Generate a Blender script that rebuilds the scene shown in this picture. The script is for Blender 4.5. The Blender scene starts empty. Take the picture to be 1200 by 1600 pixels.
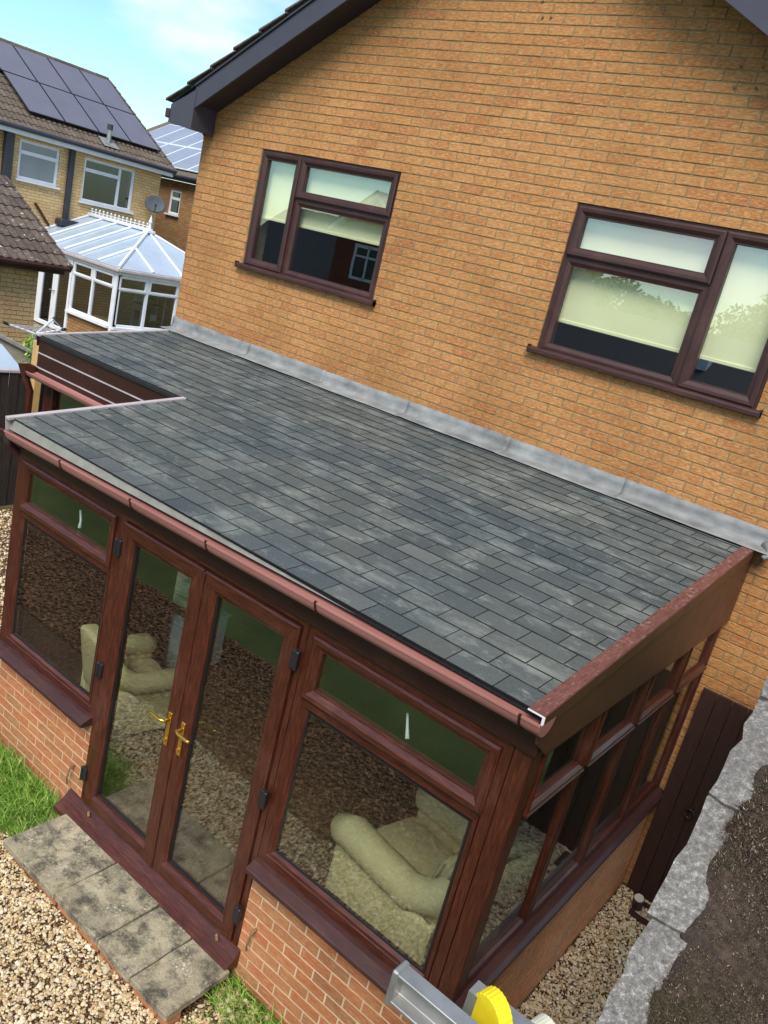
import bpy, bmesh, math, random
import numpy as np
from mathutils import Vector, Matrix

random.seed(7)
rng = np.random.default_rng(7)
sc = bpy.context.scene
COL = sc.collection

# ---------------------------------------------------------------- camera
CAM_LOC = np.array([7.48854, -6.09287, 4.19696])
CAM_R = np.array([[0.764375, 0.60264, 0.229252], [0.3537, -0.094628, -0.93056], [-0.539099, 0.792383, -0.285485]])          # rows: right, down, forward
F_PX = 1293.85                     # focal length in pixels of the 1200 x 1600 photograph
cam_data = bpy.data.cameras.new('camera')
cam = bpy.data.objects.new('camera', cam_data)
COL.objects.link(cam)
m = Matrix.Identity(4)
for i in range(3):
    m[i][0] = CAM_R[0][i]; m[i][1] = -CAM_R[1][i]; m[i][2] = -CAM_R[2][i]; m[i][3] = CAM_LOC[i]
cam.matrix_world = m
cam_data.sensor_fit = 'VERTICAL'
cam_data.sensor_height = 36.0
cam_data.lens = 36.0 * F_PX / 1600.0
cam_data.clip_start = 0.05
cam_data.clip_end = 2000
sc.camera = cam
sc.render.resolution_x = 768
sc.render.resolution_y = 1024

# ---------------------------------------------------------------- light and sky
SUN_DIR = Vector((0.26, -0.57, 0.78)).normalized()     # towards the sun
sun_el = math.asin(SUN_DIR.z)
sun_rot = math.atan2(SUN_DIR.x, SUN_DIR.y)
w = bpy.data.worlds.new('World'); sc.world = w; w.use_nodes = True
nt = w.node_tree; nt.nodes.clear()
wo = nt.nodes.new('ShaderNodeOutputWorld'); bg = nt.nodes.new('ShaderNodeBackground')
sky = nt.nodes.new('ShaderNodeTexSky'); sky.sky_type = 'NISHITA'; sky.sun_disc = False
sky.sun_elevation = sun_el; sky.sun_rotation = sun_rot
sky.air_density = 1.0; sky.dust_density = 0.25; sky.ozone_density = 2.5
tc = nt.nodes.new('ShaderNodeTexCoord')
mp = nt.nodes.new('ShaderNodeMapping'); mp.inputs['Scale'].default_value = (1.0, 1.0, 2.6)
mp.inputs['Location'].default_value = (7.7, 4.1, 0.6)
nz = nt.nodes.new('ShaderNodeTexNoise'); nz.inputs['Scale'].default_value = 2.3
nz.inputs['Detail'].default_value = 7; nz.inputs['Roughness'].default_value = 0.52
rp = nt.nodes.new('ShaderNodeValToRGB')
rp.color_ramp.elements[0].position = 0.51; rp.color_ramp.elements[1].position = 0.70
mx = nt.nodes.new('ShaderNodeMix'); mx.data_type = 'RGBA'
mx.inputs['B'].default_value = (6.6, 6.2, 7.0, 1)
nt.links.new(tc.outputs['Generated'], mp.inputs['Vector'])
nt.links.new(mp.outputs['Vector'], nz.inputs['Vector'])
nt.links.new(nz.outputs['Fac'], rp.inputs['Fac'])
nt.links.new(rp.outputs['Color'], mx.inputs['Factor'])
tn = nt.nodes.new('ShaderNodeMix'); tn.data_type = 'RGBA'; tn.blend_type = 'MULTIPLY'; tn.inputs['Factor'].default_value = 1; tn.inputs['B'].default_value = (.76, .95, .92, 1)
nt.links.new(sky.outputs['Color'], tn.inputs['A']); nt.links.new(tn.outputs['Result'], mx.inputs['A'])
nt.links.new(mx.outputs['Result'], bg.inputs['Color'])
bg.inputs['Strength'].default_value = 0.10
nt.links.new(bg.outputs['Background'], wo.inputs['Surface'])
sd = bpy.data.lights.new('sun', 'SUN'); sd.energy = 2.3; sd.angle = math.radians(34)
sd.color = (1.0, 0.95, 0.87)
so = bpy.data.objects.new('sun', sd); COL.objects.link(so)
so.rotation_euler = SUN_DIR.to_track_quat('Z', 'Y').to_euler()
vs = sc.view_settings
vs.view_transform = 'Standard'; vs.look = 'None'; vs.gamma = 1.0; vs.use_curve_mapping = False
vs.exposure = 1.12

# ---------------------------------------------------------------- pixel helpers
def ray(u, v):
    return CAM_R.T @ np.array([(u - 600) / F_PX, (v - 800) / F_PX, 1.0])
def on_x(u, v, x):
    d = ray(u, v); return CAM_LOC + d * ((x - CAM_LOC[0]) / d[0])
def on_y(u, v, y):
    d = ray(u, v); return CAM_LOC + d * ((y - CAM_LOC[1]) / d[1])
def at_depth(u, v, t):
    return CAM_LOC + ray(u, v) * t
def project(P):
    q = CAM_R @ (np.asarray(P, float) - CAM_LOC)
    return (600 + F_PX * q[0] / q[2], 800 + F_PX * q[1] / q[2], q[2])

# ---------------------------------------------------------------- materials
def lin(r, g, b):
    f = lambda c: (c / 255 / 12.92) if c <= 10.3 else (((c / 255) + 0.055) / 1.055) ** 2.4
    return (f(r), f(g), f(b), 1)

class NT:
    def __init__(s, name):
        s.m = bpy.data.materials.new(name); s.m.use_nodes = True
        s.t = s.m.node_tree; s.b = s.t.nodes['Principled BSDF']; s.o = s.t.nodes['Material Output']
        s._pos = None
    def n(s, typ, **kw):
        x = s.t.nodes.new('ShaderNode' + typ)
        for k, v in kw.items(): setattr(x, k, v)
        return x
    def l(s, a, b): s.t.links.new(a, b)
    def pos(s, scale=(1, 1, 1), loc=(0, 0, 0), rot=(0, 0, 0)):
        g = s.n('NewGeometry'); mp = s.n('Mapping')
        mp.inputs['Scale'].default_value = scale; mp.inputs['Location'].default_value = loc
        mp.inputs['Rotation'].default_value = rot
        s.l(g.outputs['Position'], mp.inputs['Vector']); return mp.outputs['Vector']
    def noise(s, scale, detail=3, rough=.55, vec=None, dist=0):
        x = s.n('TexNoise'); x.inputs['Scale'].default_value = scale; x.inputs['Detail'].default_value = detail
        x.inputs['Roughness'].default_value = rough; x.inputs['Distortion'].default_value = dist
        s.l(vec if vec is not None else s.pos(), x.inputs['Vector']); return x.outputs['Fac']
    def ramp(s, fac, stops):
        r = s.n('ValToRGB'); e = r.color_ramp.elements
        while len(e) < len(stops): e.new(0.5)
        for el, (p, c) in zip(e, stops): el.position = p; el.color = c
        s.l(fac, r.inputs['Fac']); return r.outputs['Color']
    def mix(s, a, b, fac, mode='MIX'):
        x = s.n('Mix', data_type='RGBA', blend_type=mode)
        for v, k in ((a, 'A'), (b, 'B'), (fac, 'Factor')):
            if isinstance(v, (tuple, float, int)): x.inputs[k].default_value = v
            else: s.l(v, x.inputs[k])
        return x.outputs['Result']
    def math(s, op, a, b=None, clamp=False):
        x = s.n('Math', operation=op); x.use_clamp = clamp
        for i, v in enumerate((a, b)):
            if v is None: continue
            if isinstance(v, (float, int)): x.inputs[i].default_value = v
            else: s.l(v, x.inputs[i])
        return x.outputs[0]
    def rand(s):
        a = s.n('ObjectInfo').outputs['Random']; b = s.n('NewGeometry').outputs['Random Per Island']
        return s.math('FRACT', s.math('ADD', a, b))
    def bump(s, h, strength=.3, dist=.01, prev=None):
        x = s.n('Bump'); x.inputs['Strength'].default_value = strength; x.inputs['Distance'].default_value = dist
        s.l(h, x.inputs['Height'])
        if prev is not None: s.l(prev, x.inputs['Normal'])
        return x.outputs['Normal']
    def out(s, col=None, rough=None, normal=None, spec=None, metal=None):
        for v, k in ((col, 'Base Color'), (rough, 'Roughness'), (normal, 'Normal'), (spec, 'Specular IOR Level'), (metal, 'Metallic')):
            if v is None: continue
            if isinstance(v, (tuple, float, int)): s.b.inputs[k].default_value = v
            else: s.l(v, s.b.inputs[k])
        return s.m

def plain(name, c1, c2, scale=8, rough=.5, bump=.1, bscale=60, bd=.002, stretch=(1, 1, 1), spec=.4, rnd=0.0, metal=0):
    t = NT(name)
    v = t.pos(stretch)
    c = t.ramp(t.noise(scale, 4, .6, v), [(.3, c1), (.7, c2)])
    if rnd:
        k = t.math('ADD', t.math('MULTIPLY', t.rand(), 2 * rnd), 1 - rnd)
        x = t.n('CombineColor'); [t.l(k, x.inputs[i]) for i in range(3)]
        c = t.mix(c, x.outputs['Color'], 1.0, 'MULTIPLY')
    nrm = t.bump(t.noise(bscale, 3, .6, t.pos(stretch)), bump, bd) if bump else None
    return t.out(c, rough, nrm, spec, metal)

def brick_mat(name, stops, edge, flecks, along=0):
    t = NT(name)
    r = t.rand()
    c = t.ramp(r, stops)
    st = (1, 1, 3.2) if along == 0 else (1, 1, 3.2)
    n1 = t.noise(26, 6, .74, t.pos(st), .3)
    c = t.mix(c, edge, t.math('MULTIPLY', t.ramp(n1, [(.46, (0, 0, 0, 1)), (.64, (1, 1, 1, 1))]), .85))
    n2 = t.noise(19, 6, .76, t.pos(st, (5, 3, 1)), .3)
    c = t.mix(c, flecks, t.math('MULTIPLY', t.ramp(n2, [(.48, (0, 0, 0, 1)), (.66, (1, 1, 1, 1))]), .8))
    big = t.noise(.9, 3, .5)
    c = t.mix(c, t.mix(c, (.74, .70, .64, 1), 1.0, 'MULTIPLY'), t.ramp(big, [(.42, (0, 0, 0, 1)), (.7, (1, 1, 1, 1))]))
    h = t.noise(48, 5, .8, t.pos((1, 1, 3.0)))
    nb = t.bump(h, 1.0, .008)
    nb = t.bump(t.noise(260, 2, .6), .35, .0015, nb)
    return t.out(c, .88, nb, .25)

M = {}
M['brick'] = brick_mat('gable_brick', [(0, lin(176, 118, 70)), (.25, lin(184, 129, 78)), (.55, lin(188, 134, 82)), (.85, lin(182, 124, 74)), (1, lin(172, 108, 66))],
                       lin(216, 170, 114), lin(160, 96, 52))
M['brick_dwarf'] = brick_mat('dwarf_brick', [(0, lin(188, 116, 76)), (.3, lin(194, 126, 84)), (.6, lin(196, 134, 90)), (.85, lin(178, 128, 88)), (1, lin(164, 122, 88))],
                             lin(212, 156, 112), lin(186, 102, 64))
M['brick_buff'] = brick_mat('buff_brick', [(0, lin(222, 180, 128)), (.3, lin(228, 190, 138)), (.7, lin(234, 198, 148)), (1, lin(224, 172, 126))],
                            lin(208, 172, 124), lin(160, 112, 70))
M['mortar'] = plain('mortar', lin(120, 104, 74), lin(146, 128, 94), 20, .95, .5, 300, .002)
M['mortar_light'] = plain('mortar_light', lin(176, 154, 122), lin(206, 186, 154), 8, .95, .5, 300, .002)
M['mortar_grey'] = plain('mortar_grey', lin(112, 104, 94), lin(135, 126, 112), 20, .95, .5, 300, .002)

def rosewood(name, along, base=((48, 20, 13), (92, 46, 31)), rough=.33):
    t = NT(name)
    st = {'x': (.6, 9, 9), 'y': (9, .6, 9), 'z': (9, 9, .6)}[along]
    n = t.noise(13, 5, .65, t.pos(st), .6)
    c = t.ramp(n, [(.34, lin(*base[0])), (.52, lin(*[(a + b) / 2 for a, b in zip(*base)])), (.68, lin(*base[1]))])
    d = t.noise(2.2, 4, .65)
    c = t.mix(c, lin(118, 82, 72), t.math('MULTIPLY', t.ramp(d, [(.52, (0, 0, 0, 1)), (.8, (1, 1, 1, 1))]), .28))
    nb = t.bump(n, .12, .001)
    rr = t.math('ADD', t.math('MULTIPLY', t.noise(6, 3), .22), rough - .1)
    return t.out(c, rr, nb, .45)
for a in 'xyz': M['rose_' + a] = rosewood('rosewood_' + a, a)
DK = ((48, 26, 23), (70, 40, 35))
for a in 'xyz': M['dark_' + a] = rosewood('dark_brown_upvc_' + a, a, DK, .46)
M['fascia'] = rosewood('fascia_brown', 'x', ((44, 20, 15), (58, 28, 21)), .42)
M['barge'] = rosewood('barge_brown', 'y', ((70, 38, 27), (80, 45, 32)), .42)
def scuffed(name):
    t = NT(name)
    n = t.noise(14, 5, .65, t.pos((9, .6, 9)), .5)
    c = t.ramp(n, [(.34, lin(84, 46, 40)), (.66, lin(116, 74, 66))])
    sc1 = t.noise(24, 7, .8, t.pos((1.6, 1.2, 1)), .2)
    c = t.mix(c, lin(196, 172, 160), t.math('MULTIPLY', t.ramp(sc1, [(.55, (0, 0, 0, 1)), (.70, (1, 1, 1, 1))]), .6))
    return t.out(c, .5, t.bump(n, .15, .001), .4)
M['scuffed'] = scuffed('scuffed_trim')
M['gutter'] = plain('faded_sky_sheen_gutter', lin(146, 96, 88), lin(164, 112, 103), 3, .42, .06, 90, .001, (.4, 2, 2))  # faded brown plastic, with the pink sky sheen put into its colour
M['trim_white'] = plain('pale_trim', lin(164, 152, 152), lin(186, 175, 175), 6, .5, .05)
M['upvc_white'] = plain('white_upvc', lin(208, 210, 214), lin(222, 224, 228), 3, .35, 0)
M['lead'] = plain('lead', lin(96, 96, 95), lin(142, 142, 139), 4.5, .55, .3, 16, .006, (1, 1, 1.5), .4)
M['felt'] = plain('eave_felt', lin(118, 116, 108), lin(140, 138, 128), 9, .8, .3, 60, .003)
M['bitumen'] = plain('bitumen_edge', lin(26, 27, 27), lin(36, 37, 37), 30, .9, .2)

def shingle_mat():
    t = NT('shingle_granules')
    r = t.rand()
    c = t.ramp(r, [(0, lin(66, 71, 70)), (.3, lin(74, 78, 76)), (.6, lin(82, 85, 82)), (.85, lin(77, 79, 75)), (1, lin(92, 94, 90))])
    g = t.noise(150, 6, .88)
    c = t.mix(c, t.ramp(g, [(.30, (.35, .35, .35, 1)), (.5, (1, 1, 1, 1)), (.68, (1.75, 1.75, 1.7, 1))]), .8, 'MULTIPLY')
    p = t.noise(2.2, 6, .72, t.pos((1, 1.8, 1), (1.3, .2, 0)))
    c = t.mix(c, lin(134, 135, 126), t.math('MULTIPLY', t.ramp(p, [(.50, (0, 0, 0, 1)), (.72, (1, 1, 1, 1))]), .7))
    q = t.noise(6, 8, .8, t.pos((1, 1.6, 1), (4, 2, 0)))
    c = t.mix(c, lin(162, 162, 154), t.math('MULTIPLY', t.ramp(q, [(.55, (0, 0, 0, 1)), (.76, (1, 1, 1, 1))]), .7))
    b = t.noise(1.1, 2, .5, t.pos((1, 1, 1), (7, 1, 0)))
    c = t.mix(c, t.mix(c, (.82, .88, .97, 1), 1.0, 'MULTIPLY'), t.ramp(b, [(.45, (0, 0, 0, 1)), (.65, (1, 1, 1, 1))]))
    nb = t.bump(g, .5, .002)
    nb = t.bump(t.noise(24, 3, .6), .18, .006, nb)
    return t.out(c, .86, nb, .35)
M['shingle'] = shingle_mat()

def glass_mat(name, base=.075, tint=(.93, .97, .95, 1)):
    t = NT(name)
    g = t.n('NewGeometry')
    dp = t.n('VectorMath', operation='DOT_PRODUCT')
    t.l(g.outputs['Normal'], dp.inputs[0]); t.l(g.outputs['Incoming'], dp.inputs[1])
    cz = t.math('ABSOLUTE', dp.outputs['Value'])
    f = t.math('POWER', t.math('SUBTRACT', 1.0, cz, True), 5.0)
    f = t.math('ADD', t.math('MULTIPLY', f, 1 - base), base, True)
    tr = t.n('BsdfTransparent'); tr.inputs['Color'].default_value = tint
    gl = t.n('BsdfGlossy'); gl.inputs['Roughness'].default_value = 0.0
    gl.inputs['Color'].default_value = (.95, .97, 1, 1)
    nb = t.bump(t.noise(2.5, 2, .5), .02, .01); t.l(nb, gl.inputs['Normal'])
    ms = t.n('MixShader'); t.l(f, ms.inputs[0]); t.l(tr.outputs[0], ms.inputs[1]); t.l(gl.outputs[0], ms.inputs[2])
    t.l(ms.outputs[0], t.o.inputs['Surface']); return t.m
M['glass'] = glass_mat('window_glass', .12, (.90, .94, .91, 1))
M['glass_up'] = glass_mat('upper_window_glass', .13, (.97, .99, .97, 1))
M['glass_far'] = glass_mat('far_glass', .05, (.7, .75, .78, 1))
M['polycarb'] = plain('polycarbonate', lin(150, 164, 178), lin(166, 180, 194), 1.2, .22, .03, 30, .001, (1, 1, 1), .6)
M['frosted'] = plain('frosted_glass', lin(104, 112, 122), lin(122, 130, 140), 1.2, .12, 0, spec=.8)
M['blind'] = plain('cream_blind', lin(232, 228, 186), lin(238, 234, 194), 3, .8, .2, 500, .0005)
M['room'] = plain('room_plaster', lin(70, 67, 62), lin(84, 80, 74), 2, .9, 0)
M['inner_dim'] = plain('back_wall_plaster', lin(74, 68, 52), lin(88, 80, 62), 2, .85, .1, 80)  # wall colour unknown; weak indoor light is put into this dim tone
M['ceiling'] = plain('ceiling_white', lin(214, 214, 206), lin(222, 222, 214), 2, .9, 0)
def carpet_mat():
    t = NT('carpet')
    n = t.noise(120, 4, .75, t.pos(), 1.5)
    c = t.ramp(n, [(.30, lin(70, 50, 38)), (.45, lin(112, 86, 66)), (.58, lin(150, 126, 98)), (.72, lin(204, 186, 154))])
    n2 = t.noise(2.2, 3, .6)
    c = t.mix(c, lin(128, 70, 54), t.math('MULTIPLY', t.ramp(n2, [(.42, (0, 0, 0, 1)), (.68, (1, 1, 1, 1))]), .35))
    return t.out(c, .95, t.bump(n, 1.0, .02), .1)
M['carpet'] = carpet_mat()
def fabric_mat():
    t = NT('cream_upholstery')
    n = t.noise(180, 3, .7, t.pos(), .5)
    c = t.ramp(n, [(.3, lin(186, 172, 128)), (.55, lin(212, 198, 156)), (.75, lin(228, 216, 180))])
    c = t.mix(c, lin(190, 168, 100), t.math('MULTIPLY', t.ramp(t.noise(5, 3), [(.45, (0, 0, 0, 1)), (.75, (1, 1, 1, 1))]), .45))
    return t.out(c, .95, t.bump(n, .25, .002), .15)
M['fabric'] = fabric_mat()
M['gold'] = plain('brass', lin(196, 152, 60), lin(214, 172, 80), 4, .25, 0, spec=.6, metal=.85)
M['black_metal'] = plain('black_hinge', lin(26, 25, 26), lin(36, 35, 36), 4, .38, 0, spec=.5)
M['rust'] = plain('rusty_hook', lin(92, 70, 50), lin(140, 112, 80), 60, .7, .4)
M['wood_dark'] = plain('dark_fence_timber', lin(40, 34, 33), lin(66, 57, 54), 9, .85, .5, 30, .004, (6, 6, .6), .3, .18)
M['wood_gate'] = plain('gate_timber', lin(42, 24, 18), lin(56, 32, 24), 9, .6, .3, 40, .002, (6, 6, .6), .35, .1)
M['wood_pale'] = plain('pale_post_timber', lin(178, 142, 86), lin(200, 166, 108), 7, .8, .4, 30, .003, (6, 6, .6))
M['black_upvc'] = plain('dark_grey_barge', lin(58, 55, 64), lin(68, 65, 74), 1.5, .42, 0, spec=.45)
M['soffit'] = plain('dark_soffit', lin(48, 44, 50), lin(56, 52, 58), 2, .5, 0)
M['pipe_black'] = plain('black_pipe', lin(44, 44, 52), lin(56, 56, 64), 2, .45, 0)
M['tile'] = plain('concrete_roof_tile', lin(74, 64, 56), lin(110, 98, 86), 22, .92, .6, 120, .004, (1, 1, 1), .2, .16)
def lichen_tile():
    t = NT('lichened_roof_tile')
    c = t.ramp(t.noise(20, 5, .7), [(.3, lin(66, 56, 50)), (.55, lin(92, 80, 72)), (.75, lin(112, 100, 90))])
    k = t.math('ADD', t.math('MULTIPLY', t.rand(), .34), .83)
    x = t.n('CombineColor'); [t.l(k, x.inputs[i]) for i in range(3)]
    c = t.mix(c, x.outputs['Color'], 1.0, 'MULTIPLY')
    l = t.noise(9, 5, .7, t.pos((1, 1, 1), (2, 8, 1)), .5)
    c = t.mix(c, lin(196, 192, 178), t.ramp(l, [(.61, (0, 0, 0, 1)), (.67, (1, 1, 1, 1))]))
    return t.out(c, .95, t.bump(t.noise(90, 4, .7), .6, .004), .2)
M['tile_lichen'] = lichen_tile()
M['solar'] = plain('solar_cell', lin(90, 88, 100), lin(98, 96, 106), 1.5, .35, 0, spec=.7)
M['solar_far'] = plain('solar_cell_far', lin(122, 128, 142), lin(132, 138, 150), 1.5, .25, 0, spec=.6)
M['alu'] = plain('aluminium', lin(150, 148, 144), lin(176, 174, 170), 12, .42, .2, 60, .001, (1, 1, 1), .5, 0, .7)
M['alu_rail'] = plain('silver_rail', lin(205, 212, 226), lin(220, 226, 238), 4, .35, 0)
M['yellow'] = plain('yellow_rubber', lin(226, 196, 20), lin(240, 214, 40), 20, .55, .2, 80, .001)
M['pale_rubber'] = plain('pale_rubber', lin(196, 196, 172), lin(214, 214, 190), 20, .6, .2, 80)
M['dish'] = plain('dish_grey', lin(62, 67, 74), lin(72, 77, 84), 3, .6, 0)
M['white_plastic'] = plain('white_plastic', lin(222, 222, 222), lin(232, 232, 232), 3, .4, 0)
M['blue_white'] = plain('pale_blue_cabinet', lin(206, 222, 224), lin(216, 230, 230), 3, .5, 0)
M['throw'] = plain('beige_throw', lin(214, 198, 164), lin(228, 214, 184), 6, .95, .4, 120, .003)
M['green_cloth'] = plain('green_cloth', lin(54, 68, 38), lin(66, 82, 46), 6, .95, .3, 100)
M['ply'] = plain('weathered_panel', lin(168, 156, 140), lin(190, 178, 160), 5, .85, .2, 30)

def slab_mat():
    t = NT('weathered_concrete_slab')
    c = t.ramp(t.noise(5, 8, .78), [(.28, lin(92, 86, 72)), (.45, lin(138, 128, 106)), (.60, lin(164, 152, 126)), (.78, lin(184, 172, 144))])
    d = t.noise(7, 8, .8, t.pos((1, 1, 1), (3, 3, 0)))
    c = t.mix(c, lin(66, 62, 56), t.math('MULTIPLY', t.ramp(d, [(.46, (0, 0, 0, 1)), (.60, (1, 1, 1, 1))]), .9))
    v = t.n('TexVoronoi'); v.inputs['Scale'].default_value = 42; t.l(t.pos(), v.inputs['Vector'])
    sp = t.ramp(v.outputs['Distance'], [(.16, (1, 1, 1, 1)), (.34, (0, 0, 0, 1))])
    gate = t.ramp(t.noise(5, 3, .6, t.pos((1, 1, 1), (9, 2, 0))), [(.52, (0, 0, 0, 1)), (.66, (1, 1, 1, 1))])
    f_ = t.noise(130, 6, .9); c = t.mix(c, t.ramp(f_, [(.34, (.45, .45, .45, 1)), (.5, (1, 1, 1, 1)), (.66, (1.5, 1.5, 1.5, 1))]), .7, 'MULTIPLY')
    c = t.mix(c, lin(206, 202, 188), t.math('MULTIPLY', t.math('MULTIPLY', sp, gate), .8))
    nb = t.bump(t.noise(60, 5, .7), .5, .006)
    return t.out(c, .93, nb, .25)
M['slab'] = slab_mat()
def verge_mat():
    t = NT('rough_grey_concrete')
    n = t.noise(70, 8, .9)
    c = t.ramp(n, [(.32, lin(66, 60, 56)), (.45, lin(122, 116, 109)), (.55, lin(160, 154, 146)), (.64, lin(232, 226, 216))])
    c = t.mix(c, lin(104, 96, 92), t.math('MULTIPLY', t.ramp(t.noise(6, 4), [(.45, (0, 0, 0, 1)), (.7, (1, 1, 1, 1))]), .6))
    return t.out(c, .95, t.bump(n, .9, .012), .3)
M['verge'] = verge_mat()
def moss_mat():
    t = NT('brown_moss')
    c = t.ramp(t.rand(), [(0, lin(40, 31, 27)), (.45, lin(66, 50, 41)), (.75, lin(90, 72, 57)), (.93, lin(112, 100, 74)), (1, lin(200, 184, 160))])
    c = t.mix(c, lin(70, 66, 42), t.math('MULTIPLY', t.ramp(t.noise(7, 3), [(.45, (0, 0, 0, 1)), (.65, (1, 1, 1, 1))]), .6))
    return t.out(c, .9, None, .2)
M['moss'] = moss_mat()
M['moss_bed'] = plain('moss_bed', lin(46, 37, 32), lin(78, 62, 50), 60, .95, .8, 150, .008)
def pebble_mat():
    t = NT('pebbles')
    c = t.ramp(t.rand(), [(0, lin(140, 112, 78)), (.2, lin(182, 154, 112)), (.42, lin(206, 182, 140)), (.62, lin(218, 198, 160)), (.75, lin(180, 162, 138)), (.88, lin(230, 218, 190)), (1, lin(190, 148, 108))])
    c = t.mix(c, (.62, .58, .52, 1), t.math('MULTIPLY', t.noise(60, 3), .4), 'MULTIPLY')
    return t.out(c, .8, t.bump(t.noise(200, 2), .3, .002), .3)
M['pebble'] = pebble_mat()
M['mulch'] = plain('bark_mulch', lin(96, 66, 46), lin(150, 116, 86), 30, .9, .3, 120, .003, (1, 1, 1), .2, .35)
M['soil'] = plain('soil', lin(78, 62, 44), lin(112, 92, 66), 14, .98, .6, 60, .01)
def bed_mat():
    t = NT('gravel_bed'); v = t.n('TexVoronoi'); v.inputs['Scale'].default_value = 72; t.l(t.pos(), v.inputs['Vector'])
    sp = t.n('SeparateColor'); t.l(v.outputs['Color'], sp.inputs[0])
    c = t.ramp(sp.outputs[0], [(0, lin(78, 56, 40)), (.3, lin(106, 78, 56)), (.55, lin(128, 100, 74)), (.8, lin(158, 132, 102)), (1, lin(112, 78, 58))])
    c = t.mix(c, lin(60, 46, 34), t.ramp(v.outputs['Distance'], [(.3, (0, 0, 0, 1)), (.75, (1, 1, 1, 1))]))
    return t.out(c, .9, t.bump(t.math('SUBTRACT', 1.0, v.outputs['Distance']), 1.0, .02), .2)
M['gravel_bed'] = bed_mat()
def grass_mat():
    t = NT('grass_blades')
    c = t.ramp(t.rand(), [(0, lin(62, 96, 26)), (.35, lin(92, 134, 40)), (.7, lin(124, 164, 56)), (.92, lin(160, 188, 88)), (1, lin(196, 188, 120))])
    t.b.inputs['Transmission Weight'].default_value = 0
    return t.out(c, .55, None, .3)
M['grass'] = grass_mat()
M['leaf'] = plain('tree_leaf', lin(52, 78, 34), lin(84, 112, 50), 3, .7, 0, rnd=.3)
M['bark'] = plain('bark', lin(70, 58, 46), lin(96, 82, 66), 12, .95, .5)
M['red_brick'] = plain('red_brick_far', lin(130, 66, 50), lin(150, 80, 60), 6, .9, .2)
M['slate_dark'] = plain('dark_slate', lin(46, 48, 52), lin(58, 60, 64), 6, .7, .2)
M['ground_far'] = plain('garden_ground', lin(58, 70, 28), lin(80, 92, 40), 1.2, .98, .4, 20, .02)

def wall_brick_tex(name, axis, c1, c2, mort):
    # surface too far away to tell its bricks apart
    t = NT(name)
    g = t.n('NewGeometry'); sp = t.n('SeparateXYZ'); cb = t.n('CombineXYZ')
    t.l(g.outputs['Position'], sp.inputs[0])
    t.l(sp.outputs[axis], cb.inputs[0]); t.l(sp.outputs[2], cb.inputs[1])
    b = t.n('TexBrick'); t.l(cb.outputs[0], b.inputs['Vector'])
    b.inputs['Scale'].default_value = 1; b.inputs['Brick Width'].default_value = .225; b.inputs['Row Height'].default_value = .075
    b.inputs['Mortar Size'].default_value = .006; b.inputs['Mortar Smooth'].default_value = .2
    b.inputs['Color1'].default_value = c1; b.inputs['Color2'].default_value = c2; b.inputs['Mortar'].default_value = mort
    c = t.mix(b.outputs['Color'], (.8, .76, .7, 1), t.math('MULTIPLY', t.noise(3, 4, .7), .8), 'MULTIPLY')
    nb = t.bump(t.math('SUBTRACT', 1.0, b.outputs['Fac']), .7, .01)
    return t.out(c, .9, nb, .2)
M['far_brick_y'] = wall_brick_tex('far_brick_y', 1, lin(226, 194, 142), lin(212, 176, 124), lin(160, 134, 100))
M['far_brick_x'] = wall_brick_tex('far_brick_x', 0, lin(164, 128, 88), lin(148, 110, 74), lin(104, 86, 64))
M['far_red_x'] = wall_brick_tex('far_red_x', 0, lin(136, 70, 52), lin(120, 60, 44), lin(120, 110, 100))

# ---------------------------------------------------------------- object helpers
def put(name, me, parent=None, loc=None):
    o = bpy.data.objects.new(name, me); COL.objects.link(o)
    if parent is not None: o.parent = parent
    if loc is not None: o.location = loc
    return o
def tag(o, label=None, cat=None, group=None, kind=None):
    if label: o['label'] = label
    if cat: o['category'] = cat
    if group: o['group'] = group
    if kind: o['kind'] = kind
    return o
def empty(name, loc=(0, 0, 0), label=None, cat=None, group=None):
    o = bpy.data.objects.new(name, None); COL.objects.link(o); o.empty_display_size = .2
    return tag(o, label, cat, group)          # empties stay at the origin so children use world metres

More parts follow.
